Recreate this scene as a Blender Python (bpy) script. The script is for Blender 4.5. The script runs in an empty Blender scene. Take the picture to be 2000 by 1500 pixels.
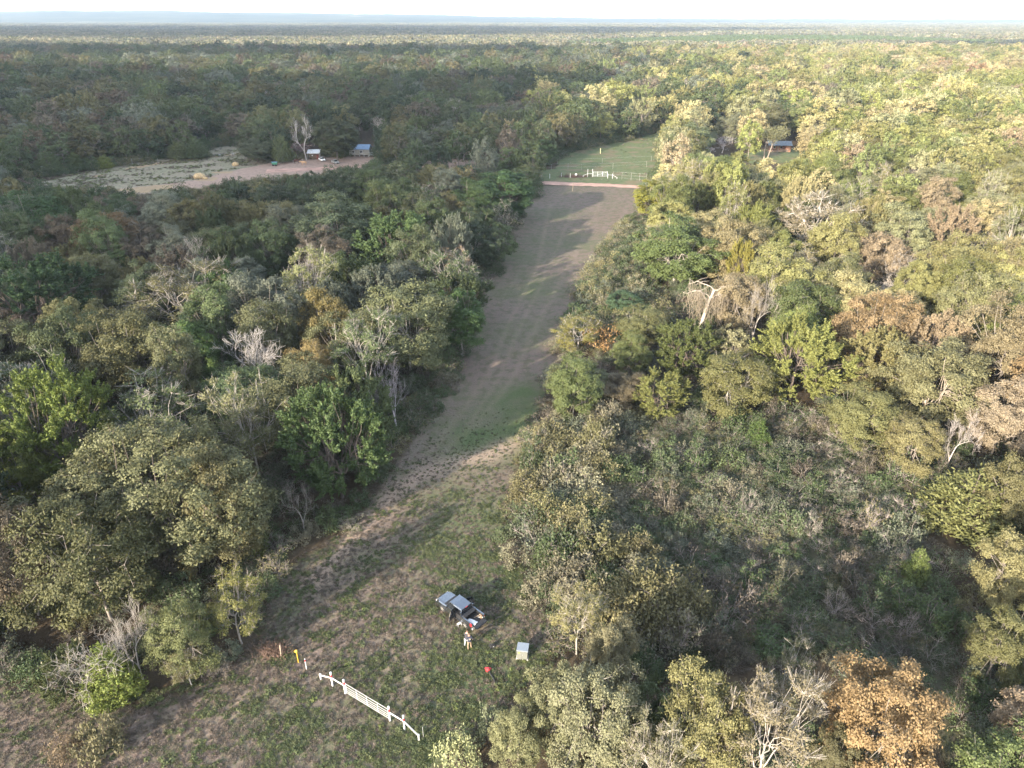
import bpy, bmesh, math, random
import numpy as np
from mathutils import Vector, Matrix

# ------------------------------------------------------------------ camera, light, exposure
SC = bpy.context.scene
COL = SC.collection
H = 52.0
FPX = 1387.0
HORIZON = 34.0
PITCH = math.atan((750 - HORIZON) / FPX)
cam_d = bpy.data.cameras.new('camera')
cam = bpy.data.objects.new('camera', cam_d)
COL.objects.link(cam)
cam_d.sensor_width = 36.0
cam_d.lens = 36.0 * FPX / 2000.0
cam_d.clip_start = 0.5
cam_d.clip_end = 40000
cam.location = (0, 0, H)
cam.rotation_euler = (math.pi / 2 - PITCH, 0, 0)
SC.camera = cam

SUN_EL = math.radians(16.5)
SUN_AZ = math.radians(40)          # the light travels towards (sin, cos) of this
LDIR = Vector((math.sin(SUN_AZ) * math.cos(SUN_EL), math.cos(SUN_AZ) * math.cos(SUN_EL), -math.sin(SUN_EL)))
sd = bpy.data.lights.new('sun', 'SUN')
sun = bpy.data.objects.new('sun', sd)
COL.objects.link(sun)
sun.location = (0, 0, 300)
sun.rotation_euler = LDIR.to_track_quat('-Z', 'Y').to_euler()
sd.energy = 5.0
sd.angle = math.radians(0.6)
sd.color = (1.0, 0.87, 0.69)

W = bpy.data.worlds.new('World')
SC.world = W
W.use_nodes = True
wn, wl = W.node_tree.nodes, W.node_tree.links
wn.clear()
w_out = wn.new('ShaderNodeOutputWorld')
w_bg = wn.new('ShaderNodeBackground')
w_sky = wn.new('ShaderNodeTexSky')
w_sky.sky_type = 'NISHITA'
w_sky.sun_disc = False
w_sky.sun_elevation = SUN_EL
w_sky.sun_rotation = math.radians(180) + SUN_AZ
w_sky.air_density = 1.0
w_sky.dust_density = 1.6
w_tc = wn.new('ShaderNodeTexCoord')
w_map = wn.new('ShaderNodeMapping')
w_map.inputs['Scale'].default_value = (1.5, 1.5, 14.0)
w_noise = wn.new('ShaderNodeTexNoise')
w_noise.inputs['Scale'].default_value = 1.6
w_noise.inputs['Detail'].default_value = 5.0
w_ramp = wn.new('ShaderNodeValToRGB')
w_ramp.color_ramp.elements[0].position = 0.30
w_ramp.color_ramp.elements[1].position = 0.55
w_mix = wn.new('ShaderNodeMix')
w_mix.data_type = 'RGBA'
w_mix.inputs['B'].default_value = (11.0, 11.6, 12.2, 1)
w_bg.inputs['Strength'].default_value = 0.135
w_mul = wn.new('ShaderNodeMath'); w_mul.operation = 'MULTIPLY'; w_mul.inputs[1].default_value = 0.85
wl.new(w_tc.outputs['Generated'], w_map.inputs['Vector'])
wl.new(w_map.outputs['Vector'], w_noise.inputs['Vector'])
wl.new(w_noise.outputs['Fac'], w_ramp.inputs['Fac'])
w_sep = wn.new('ShaderNodeSeparateXYZ'); w_hz = wn.new('ShaderNodeMapRange')
w_hz.inputs['From Min'].default_value = 0.10; w_hz.inputs['From Max'].default_value = 0.55
w_hz.inputs['To Min'].default_value = 1.0; w_hz.inputs['To Max'].default_value = 0.15
w_m2 = wn.new('ShaderNodeMath'); w_m2.operation = 'MULTIPLY'
wl.new(w_tc.outputs['Generated'], w_sep.inputs[0]); wl.new(w_sep.outputs['Z'], w_hz.inputs['Value'])
wl.new(w_ramp.outputs['Color'], w_m2.inputs[0]); wl.new(w_hz.outputs[0], w_m2.inputs[1])
wl.new(w_m2.outputs[0], w_mul.inputs[0])
wl.new(w_mul.outputs[0], w_mix.inputs['Factor'])
wl.new(w_sky.outputs['Color'], w_mix.inputs['A'])
wl.new(w_mix.outputs['Result'], w_bg.inputs['Color'])
wl.new(w_bg.outputs['Background'], w_out.inputs['Surface'])

SC.view_settings.view_transform = 'Standard'
SC.view_settings.look = 'None'
SC.view_settings.gamma = 1.0
SC.view_settings.exposure = 1.88
SC.view_settings.use_curve_mapping = False
SC.render.engine = 'CYCLES'
SC.cycles.max_bounces = 6
SC.cycles.diffuse_bounces = 3
SC.cycles.glossy_bounces = 2
SC.cycles.transmission_bounces = 3
SC.cycles.volume_bounces = 0
SC.cycles.transparent_max_bounces = 8
SC.cycles.use_denoising = True

# ------------------------------------------------------------------ helpers
_cp, _sp = math.cos(PITCH), math.sin(PITCH)


def at(px, py, h=0.0):
    """the point of the place that stands behind pixel (px, py) of the photograph at height h"""
    a = (px - 1000.0) / FPX
    b = (750.0 - py) / FPX
    d = Vector((a, _cp + b * _sp, -_sp + b * _cp))
    t = (h - H) / d.z
    return Vector((d.x * t, d.y * t, h))


def project(P):
    P = np.atleast_2d(np.asarray(P, float))
    x, y, z = P[:, 0], P[:, 1], P[:, 2] - H
    depth = y * _cp - z * _sp
    up = y * _sp + z * _cp
    depth = np.where(depth < 0.1, 0.1, depth)
    return np.stack([1000 + FPX * x / depth, 750 - FPX * up / depth], 1), depth


def inside(poly, pts):
    poly = np.asarray(poly, float)
    x, y = pts[:, 0], pts[:, 1]
    r = np.zeros(len(pts), bool)
    n = len(poly)
    for i in range(n):
        x0, y0 = poly[i]
        x1, y1 = poly[(i + 1) % n]
        if y0 == y1:
            continue
        c = ((y0 > y) != (y1 > y)) & (x < (x1 - x0) * (y - y0) / (y1 - y0) + x0)
        r ^= c
    return r


def seg_dist(line, pts, closed=False):
    line = np.asarray(line, float)
    best = np.full(len(pts), 1e9)
    n = len(line)
    for i in range(n if closed else n - 1):
        a, b = line[i], line[(i + 1) % n]
        ab = b - a
        t = np.clip(((pts - a) @ ab) / max(ab @ ab, 1e-9), 0, 1)
        q = a + t[:, None] * ab
        best = np.minimum(best, np.hypot(pts[:, 0] - q[:, 0], pts[:, 1] - q[:, 1]))
    return best


def sdf(poly, pts):
    d = seg_dist(poly, pts, True)
    return np.where(inside(poly, pts), d, -d)


def world_poly(px):
    return np.array([at(a, b)[:2] for a, b in px])


def meta(o, label=None, cat=None, group=None, kind=None):
    if label: o['label'] = label
    if cat: o['category'] = cat
    if group: o['group'] = group
    if kind: o['kind'] = kind
    return o


def empty(name, loc, rz=0.0, label=None, cat=None, group=None):
    o = bpy.data.objects.new(name, None)
    COL.objects.link(o)
    o.location = loc
    o.rotation_euler = (0, 0, rz)
    return meta(o, label, cat, group)


def link(name, me, parent=None, loc=None):
    o = bpy.data.objects.new(name, me)
    COL.objects.link(o)
    if parent is not None: o.parent = parent
    if loc is not None: o.location = loc
    return o


def quads_mesh(name, V, F, mats, midx=None, attrs=None, smooth=None):
    me = bpy.data.meshes.new(name)
    V = np.ascontiguousarray(V, np.float32); F = np.ascontiguousarray(F, np.int32)
    k = F.shape[1]
    me.vertices.add(len(V)); me.vertices.foreach_set('co', V.ravel())
    me.loops.add(F.size); me.loops.foreach_set('vertex_index', F.ravel())
    me.polygons.add(len(F))
    me.polygons.foreach_set('loop_start', np.arange(0, F.size, k, dtype=np.int32))
    me.polygons.foreach_set('loop_total', np.full(len(F), k, np.int32))
    for m in mats: me.materials.append(m)
    if midx is not None: me.polygons.foreach_set('material_index', np.ascontiguousarray(midx, np.int32))
    if smooth is not None:
        me.polygons.foreach_set('use_smooth', np.full(len(F), bool(smooth)))
    me.update(calc_edges=True)
    for an, (dom, typ, val) in (attrs or {}).items():
        a = me.attributes.new(an, typ, dom)
        a.data.foreach_set('value' if typ == 'FLOAT' else ('color' if typ == 'FLOAT_COLOR' else 'vector'), np.ascontiguousarray(val, np.float32).ravel())
    return me


class MB:
    """collects faces of one part"""
    def __init__(self): self.v = []; self.f = []
    def add(self, vs, fs):
        n = len(self.v); self.v += [tuple(v) for v in vs]; self.f += [tuple(i + n for i in f) for f in fs]; return self
    def box(self, c, s, rz=0.0, M=None):
        vs = []
        for z in (-.5, .5):
            for x, y in ((-.5, -.5), (.5, -.5), (.5, .5), (-.5, .5)):
                p = Vector((x * s[0], y * s[1], z * s[2]))
                if rz: p = Matrix.Rotation(rz, 3, 'Z') @ p
                if M is not None: p = M @ p
                vs.append(p + Vector(c))
        return self.add(vs, [(3, 2, 1, 0), (4, 5, 6, 7), (0, 1, 5, 4), (1, 2, 6, 5), (2, 3, 7, 6), (3, 0, 4, 7)])
    def tube(self, a, b, r, r2=None, n=8):
        a, b = Vector(a), Vector(b); r2 = r if r2 is None else r2
        d = (b - a).normalized(); u = d.orthogonal().normalized(); w = d.cross(u)
        vs = []
        for p, rr in ((a, r), (b, r2)):
            for i in range(n):
                t = 2 * math.pi * i / n
                vs.append(p + (u * math.cos(t) + w * math.sin(t)) * rr)
        fs = [(i, (i + 1) % n, n + (i + 1) % n, n + i) for i in range(n)]
        fs += [tuple(range(n - 1, -1, -1)), tuple(range(n, 2 * n))]
        return self.add(vs, fs)
    def lathe(self, c, prof, axis='Z', n=16):
        vs = []; c = Vector(c)
        for r, z in prof:
            for i in range(n):
                t = 2 * math.pi * i / n
                p = (r * math.cos(t), r * math.sin(t), z)
                if axis == 'Y': p = (p[0], z, p[1])
                if axis == 'X': p = (z, p[0], p[1])
                vs.append(c + Vector(p))
        fs = []
        for k in range(len(prof) - 1):
            for i in range(n):
                fs.append((k * n + i, k * n + (i + 1) % n, (k + 1) * n + (i + 1) % n, (k + 1) * n + i))
        fs += [tuple(range(n - 1, -1, -1)), tuple(range((len(prof) - 1) * n, len(prof) * n))]
        return self.add(vs, fs)
    def loft(self, rings, cap=True):
        n = len(rings[0]); vs = [p for r in rings for p in r]; fs = []
        for k in range(len(rings) - 1):
            for i in range(n):
                fs.append((k * n + i, k * n + (i + 1) % n, (k + 1) * n + (i + 1) % n, (k + 1) * n + i))
        if cap: fs += [tuple(range(n - 1, -1, -1)), tuple(range((len(rings) - 1) * n, len(rings) * n))]
        return self.add(vs, fs)
    def prism(self, prof, y0, y1):
        """prof: (x, z) outline, extruded along y"""
        n = len(prof)
        vs = [(x, y0, z) for x, z in prof] + [(x, y1, z) for x, z in prof]
        fs = [(i, (i + 1) % n, n + (i + 1) % n, n + i) for i in range(n)] + [tuple(range(n - 1, -1, -1)), tuple(range(n, 2 * n))]
        return self.add(vs, fs)
    def build(self, name, mat, parent=None, bevel=0.0, smooth=False, loc=None):
        me = bpy.data.meshes.new(name)
        me.from_pydata([tuple(v) for v in self.v], [], self.f)
        bm = bmesh.new(); bm.from_mesh(me)
        bmesh.ops.recalc_face_normals(bm, faces=bm.faces)
        if bevel > 0:
            bmesh.ops.bevel(bm, geom=[e for e in bm.edges if e.calc_face_angle(0) > 0.5], offset=bevel, segments=2, affect='EDGES', profile=.6)
        bm.to_mesh(me); bm.free()
        me.materials.append(mat)
        if smooth:
            for p in me.polygons: p.use_smooth = True
        return link(name, me, parent, loc)


def node_mat(name):
    m = bpy.data.materials.new(name); m.use_nodes = True
    n = m.node_tree.nodes; n.clear()
    return m, n, m.node_tree.links


def mat(name, col, rough=0.7, metal=0.0, var=0.25, scale=8.0, bump=0.15, coat=0.0):
    m, n, l = node_mat(name)
    o = n.new('ShaderNodeOutputMaterial'); b = n.new('ShaderNodeBsdfPrincipled')
    t = n.new('ShaderNodeTexCoord'); x = n.new('ShaderNodeTexNoise')
    x.inputs['Scale'].default_value = scale; x.inputs['Detail'].default_value = 6
    mr = n.new('ShaderNodeMapRange'); mr.inputs['To Min'].default_value = 1 - var; mr.inputs['To Max'].default_value = 1 + var
    mr.inputs['From Min'].default_value = .3; mr.inputs['From Max'].default_value = .7
    vm = n.new('ShaderNodeVectorMath'); vm.operation = 'SCALE'; vm.inputs[0].default_value = col[:3]
    l.new(t.outputs['Object'], x.inputs['Vector']); l.new(x.outputs['Fac'], mr.inputs['Value'])
    l.new(mr.outputs[0], vm.inputs['Scale']); l.new(vm.outputs[0], b.inputs['Base Color'])
    b.inputs['Roughness'].default_value = rough; b.inputs['Metallic'].default_value = metal
    b.inputs['Coat Weight'].default_value = coat
    if bump:
        bp = n.new('ShaderNodeBump'); bp.inputs['Strength'].default_value = bump; bp.inputs['Distance'].default_value = .02
        l.new(x.outputs['Fac'], bp.inputs['Height']); l.new(bp.outputs[0], b.inputs['Normal'])
    l.new(b.outputs[0], o.inputs[0])
    return m


def inst_colour(n, l, oi):
    # colour of the plant: the object's own, or for scattered plants the one stored with each of them
    ia = n.new('ShaderNodeAttribute'); ia.attribute_type = 'INSTANCER'; ia.attribute_name = 'icol'
    ib = n.new('ShaderNodeAttribute'); ib.attribute_type = 'INSTANCER'; ib.attribute_name = 'scattered'
    mx = n.new('ShaderNodeMix'); mx.data_type = 'RGBA'
    l.new(ib.outputs['Fac'], mx.inputs['Factor']); l.new(oi.outputs['Color'], mx.inputs['A']); l.new(ia.outputs['Color'], mx.inputs['B'])
    return mx.outputs['Result']


def leaf_material(name, ramp=None):
    m, n, l = node_mat(name)
    o = n.new('ShaderNodeOutputMaterial')
    at_ = n.new('ShaderNodeAttribute'); at_.attribute_name = 'leaf'
    oi = n.new('ShaderNodeObjectInfo')
    if ramp:
        tn = n.new('ShaderNodeAttribute'); tn.attribute_name = 'tint'
        ad = n.new('ShaderNodeMath'); ad.operation = 'ADD'
        fr = n.new('ShaderNodeMath'); fr.operation = 'FRACT'
        cr = n.new('ShaderNodeValToRGB'); cr.color_ramp.interpolation = 'LINEAR'
        while len(cr.color_ramp.elements) < len(ramp): cr.color_ramp.elements.new(.5)
        for i, c in enumerate(ramp):
            cr.color_ramp.elements[i].position = i / (len(ramp) - 1); cr.color_ramp.elements[i].color = (*c, 1)
        l.new(tn.outputs['Fac'], ad.inputs[0]); l.new(oi.outputs['Random'], ad.inputs[1])
        l.new(ad.outputs[0], fr.inputs[0]); l.new(fr.outputs[0], cr.inputs[0])
        base = cr.outputs[0]
    else:
        base = inst_colour(n, l, oi)
    hs = n.new('ShaderNodeHueSaturation')
    mh = n.new('ShaderNodeMapRange'); mh.inputs['To Min'].default_value = .489; mh.inputs['To Max'].default_value = .513
    mv = n.new('ShaderNodeMapRange'); mv.inputs['To Min'].default_value = .74; mv.inputs['To Max'].default_value = 1.30
    rv = n.new('ShaderNodeMath'); rv.operation = 'MULTIPLY'; rv.inputs[1].default_value = 7.31
    rf = n.new('ShaderNodeMath'); rf.operation = 'FRACT'
    rr = n.new('ShaderNodeMapRange'); rr.inputs['To Min'].default_value = .76; rr.inputs['To Max'].default_value = 1.30
    rm = n.new('ShaderNodeMath'); rm.operation = 'MULTIPLY'
    l.new(oi.outputs['Random'], rv.inputs[0]); l.new(rv.outputs[0], rf.inputs[0]); l.new(rf.outputs[0], rr.inputs['Value'])
    l.new(mv.outputs[0], rm.inputs[0]); l.new(rr.outputs[0], rm.inputs[1])
    l.new(at_.outputs['Fac'], mv.inputs['Value'])
    l.new(oi.outputs['Random'], mh.inputs['Value'])
    l.new(mh.outputs[0], hs.inputs['Hue']); l.new(rm.outputs[0], hs.inputs['Value'])
    l.new(base, hs.inputs['Color'])
    b = n.new('ShaderNodeBsdfPrincipled'); b.inputs['Roughness'].default_value = .62
    b.inputs['Specular IOR Level'].default_value = .3
    tr = n.new('ShaderNodeBsdfTranslucent')
    mx = n.new('ShaderNodeMixShader'); mx.inputs[0].default_value = .28
    l.new(hs.outputs[0], b.inputs['Base Color']); l.new(hs.outputs[0], tr.inputs['Color'])
    l.new(b.outputs[0], mx.inputs[1]); l.new(tr.outputs[0], mx.inputs[2]); l.new(mx.outputs[0], o.inputs[0])
    return m


def bark_material():
    m, n, l = node_mat('bark')
    o = n.new('ShaderNodeOutputMaterial'); b = n.new('ShaderNodeBsdfPrincipled')
    oi = n.new('ShaderNodeObjectInfo'); t = n.new('ShaderNodeTexCoord')
    x = n.new('ShaderNodeTexNoise'); x.inputs['Scale'].default_value = 5; x.inputs['Detail'].default_value = 5
    mp = n.new('ShaderNodeMapping'); mp.inputs['Scale'].default_value = (4, 4, .8)
    mr = n.new('ShaderNodeMapRange'); mr.inputs['To Min'].default_value = .65; mr.inputs['To Max'].default_value = 1.3
    vm = n.new('ShaderNodeVectorMath'); vm.operation = 'SCALE'
    l.new(t.outputs['Object'], mp.inputs[0]); l.new(mp.outputs[0], x.inputs['Vector']); l.new(x.outputs['Fac'], mr.inputs['Value'])
    l.new(inst_colour(n, l, oi), vm.inputs[0]); l.new(mr.outputs[0], vm.inputs['Scale']); l.new(vm.outputs[0], b.inputs['Base Color'])
    b.inputs['Roughness'].default_value = .9
    l.new(b.outputs[0], o.inputs[0])
    return m


LEAF = leaf_material('foliage')
BARK = bark_material()
OLIVE = (.115, .115, .055); OLIVE2 = (.125, .115, .052); GREEN = (.068, .090, .040); GREEN2 = (.085, .108, .045)
DARK = (.045, .062, .032); YGREEN = (.14, .155, .048); YELLOW = (.24, .21, .04); TAN = (.20, .155, .095)
ORANGE = (.245, .175, .088); RUST = (.19, .13, .075); GREY = (.125, .138, .10); GREYB = (.135, .115, .085)
PALE = (.17, .17, .095); CEDARC = (.065, .088, .034); BROWNG = (.11, .085, .058)
B_PALE = (.32, .29, .26, 1); B_GREY = (.24, .21, .185, 1); B_DARK = (.12, .095, .08, 1)
FARLEAF = leaf_material('far_foliage', [(.09, .11, .055), (.14, .135, .07), (.18, .17, .09), (.15, .14, .08), (.14, .15, .11), (.24, .21, .13), (.17, .15, .12), (.11, .13, .06), (.25, .22, .13), (.07, .085, .045)])  # mixed leaf tones, raised so the colour carries some distant haze and glow

# ------------------------------------------------------------------ where things are, read off the photograph
STRIP = [(330, 1372), (430, 1315), (520, 1262), (548, 1130), (690, 1045), (765, 930), (835, 830), (885, 755), (925, 650), (975, 530), (1012, 450),
         (1048, 366), (1262, 370), (1235, 420), (1165, 520), (1135, 600), (1090, 690), (1058, 760), (1035, 830), (990, 930), (972, 1040),
         (1005, 1120), (1075, 1230), (1052, 1290), (985, 1330), (950, 1400), (830, 1440), (790, 1500), (760, 1900), (-200, 1900), (200, 1480), (250, 1430)]
MEADOW = [(1085, 314), (1100, 300), (1180, 283), (1290, 258), (1290, 330), (1262, 372), (1048, 372), (1045, 335)]
HAY = [(-30, 352), (-30, 346), (90, 347), (240, 324), (400, 298), (440, 284), (475, 288), (480, 300), (520, 312), (600, 312), (735, 308), (730, 322), (700, 328),
       (560, 345), (430, 362), (290, 378), (130, 378)]
HOUSES = [[(600, 284), (632, 284), (632, 318), (600, 318)], [(686, 274), (732, 274), (732, 312), (686, 312)], [(625, 298), (690, 300), (690, 324), (600, 322)],
          [(1455, 302), (1480, 292), (1500, 292), (1500, 270), (1550, 270), (1555, 290), (1592, 296), (1560, 312), (1470, 318)],
          [(1370, 268), (1440, 262), (1440, 306), (1370, 306)]]
THICKET = [(1060, 860), (1150, 840), (1250, 800), (1420, 795), (1640, 830), (1760, 900), (1815, 1080), (1860, 1300), (1900, 1560), (1860, 1560), (1800, 1330), (1620, 1270),
           (1500, 1290), (1330, 1310), (1200, 1230), (1090, 1180), (1020, 1100), (1000, 960)]
SNAG = [(1322, 572), (1455, 572), (1412, 660), (1340, 660)]
EDGE = [(1232, 425), (1262, 445), (1240, 560), (1290, 600), (1300, 650), (1190, 640), (1095, 690), (1135, 600), (1165, 520)]
LANE = [(738, 310), (860, 309), (1030, 319), (1030, 325), (738, 320)]
CLEAR = [STRIP, MEADOW, HAY, THICKET] + HOUSES + [SNAG, EDGE, LANE]
wSTRIP, wMEADOW, wHAY, wTHICK = (world_poly(p) for p in (STRIP, MEADOW, HAY, THICKET))

# ------------------------------------------------------------------ ground
def build_ground():
    nr, nc = 460, 400
    u = np.linspace(0, 1, nr)
    ys = -400 + 415 * np.clip(u / .06, 0, 1)
    m = u > .06
    k = (u[m] - .06) / .94
    ys[m] = 15 + 13500 * (np.expm1(k * 6.6) / np.expm1(6.6)) * .985 + 200 * k
    t = np.linspace(-1, 1, nc)
    V = np.zeros((nr, nc, 3))
    for i, y in enumerate(ys):
        Wd = 420 + 1.05 * max(y, 0)
        kk = 4.4 if y < 150 else max(1.2, 4.4 - (math.log(y / 150)) * 1.1)
        V[i, :, 0] = Wd * np.sinh(kk * t) / math.sinh(kk)
        V[i, :, 1] = y
    V = V.reshape(-1, 3)
    P = V[:, :2]
    near = (P[:, 1] < 900)
    def m_of(poly, soft):
        r = np.zeros(len(P)); r[near] = np.clip(sdf(poly, P[near]) / soft * .5 + .5, 0, 1); return r
    strip = m_of(world_poly([(330, 1372), (430, 1315), (520, 1262), (530, 1130), (690, 1035), (765, 920), (825, 830), (875, 755), (915, 650), (965, 530), (1002, 450),
         (1030, 362), (1275, 366), (1250, 430), (1180, 530), (1145, 600), (1100, 690), (1068, 760), (1045, 830), (1000, 930), (980, 1040),
         (1015, 1120), (1085, 1230), (1062, 1290), (995, 1340), (960, 1410), (880, 1450), (860, 1500), (900, 1900), (-600, 1900), (-200, 1400), (0, 1340), (150, 1370), (250, 1390)]), 3.0)
    big = world_poly([(1085, 330), (1095, 300), (1180, 280), (1330, 245), (1420, 250), (1330, 345), (1300, 368), (1262, 367), (1180, 362), (1100, 360), (1040, 358), (1000, 335)])
    meadow = np.maximum(m_of(big, 3.0), m_of(world_poly([(1440, 305), (1480, 292), (1600, 290), (1600, 312), (1470, 322)]), 4.0))
    hay = m_of(world_poly([(60, 360), (240, 322), (400, 292), (440, 280), (490, 282), (480, 300), (520, 310), (600, 306), (1040, 318), (1060, 345), (560, 352), (430, 395), (290, 420), (60, 430)]), 4.0)
    yard = m_of(world_poly([(470, 330), (540, 316), (600, 306), (740, 300), (1040, 322), (1040, 332), (740, 322), (700, 334), (560, 350), (420, 362), (300, 372), (220, 374), (380, 352)]), 3.0)
    yard = np.maximum(yard, .5 * m_of(world_poly([(1465, 303), (1500, 294), (1600, 292), (1570, 308), (1480, 318)]), 4.0) * .6)
    yard = np.maximum(yard, m_of(world_poly([(80, 376), (420, 352), (420, 372), (200, 392)]), 3.0) * .55)
    straw = m_of(world_poly([(225, 371), (300, 362), (345, 359), (330, 370), (270, 378)]), 1.0)
    straw = np.maximum(straw, m_of(world_poly([(378, 350), (430, 346), (420, 352), (380, 353)]), .8))
    straw = np.maximum(straw, m_of(world_poly([(410, 337), (470, 333), (450, 338), (420, 340)]), .8))
    straw = np.maximum(straw, m_of(world_poly([(178, 345), (205, 340), (208, 343), (185, 347)]), .8))
    straw = np.maximum(straw, m_of(world_poly([(240, 328), (330, 314), (430, 303), (480, 297), (480, 300), (330, 318), (250, 332)]), .8) * .8)
    thick = m_of(wTHICK, 4.0)
    # lush green areas of the mown strip and pale worn tracks
    def blob(px, py, r):
        c = at(px, py); return np.exp(-((P[:, 0] - c.x) ** 2 + (P[:, 1] - c.y) ** 2) / (r * r))
    lush = np.zeros(len(P))
    for a, b, r, s in ((1000, 810, 7, 1), (960, 860, 7, 1), (900, 890, 4, .7), (1030, 775, 5, .9), (890, 1380, 7, 1), (960, 1300, 5, .9), (830, 1400, 5, .6), (1010, 1130, 5, .8),
                       (930, 1110, 5, .7), (760, 1100, 3, .4), (700, 1330, 3, .4), (880, 960, 3, .6), (1080, 420, 8, .35), (1150, 345, 14, .7), (640, 1080, 4, .4), (1040, 560, 8, .45), (1020, 500, 8, .4), (1100, 470, 9, .4), (1000, 650, 6, .35), (940, 780, 4, .4), (500, 1400, 3, .35), (600, 1440, 3, .4), (560, 1210, 3, .4),
                       (920, 1010, 6, .6), (860, 1060, 5, .5), (720, 990, 4, .35)):
        lush = np.maximum(lush, s * blob(a, b, r))
    track = np.zeros(len(P))
    for line, w, s in (([(1000, 868), (950, 890), (880, 905), (820, 930), (770, 965), (700, 1040), (620, 1130)], 1.7, 1.),
                       ([(1075, 400), (1050, 520), (990, 640), (960, 720), (905, 800), (850, 870), (770, 960)], .6, .17),
                       ([(1170, 400), (1110, 520), (1045, 640), (1000, 740), (930, 830), (840, 900)], .7, .16),
                       ([(1120, 400), (1075, 520), (1015, 640), (975, 740), (915, 830)], .5, .14),
                       ([(470, 1370), (420, 1430), (350, 1500)], .35, .95), ([(400, 1330), (320, 1400), (210, 1500)], .4, .5),
                       ([(940, 1225), (1000, 1250), (1000, 1280)], 1.2, .35), ([(700, 1130), (640, 1180), (600, 1250)], 2.2, .3),
                       ([(790, 1220), (770, 1300), (790, 1340)], 1.8, .4)):
        wl_ = np.array([at(a, b)[:2] for a, b in line])
        d = np.full(len(P), 99.); d[near] = seg_dist(wl_, P[near]); track = np.maximum(track, s * np.exp(-(d / w) ** 2))
    far = np.clip((P[:, 1] - 1500) / 2500, 0, 1)
    one = np.ones(len(P))
    I = np.arange(nr * nc).reshape(nr, nc)
    F = np.stack([I[:-1, :-1], I[:-1, 1:], I[1:, 1:], I[1:, :-1]], -1).reshape(-1, 4)
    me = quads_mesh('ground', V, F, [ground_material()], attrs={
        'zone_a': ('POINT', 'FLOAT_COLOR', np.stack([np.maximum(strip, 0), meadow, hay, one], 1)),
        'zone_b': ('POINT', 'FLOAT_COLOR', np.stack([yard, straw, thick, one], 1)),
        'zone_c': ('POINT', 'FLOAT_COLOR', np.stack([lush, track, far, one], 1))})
    meta(link('ground', me), kind='structure', label='mown strip, pasture and shaded woodland floor running to the horizon')


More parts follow.
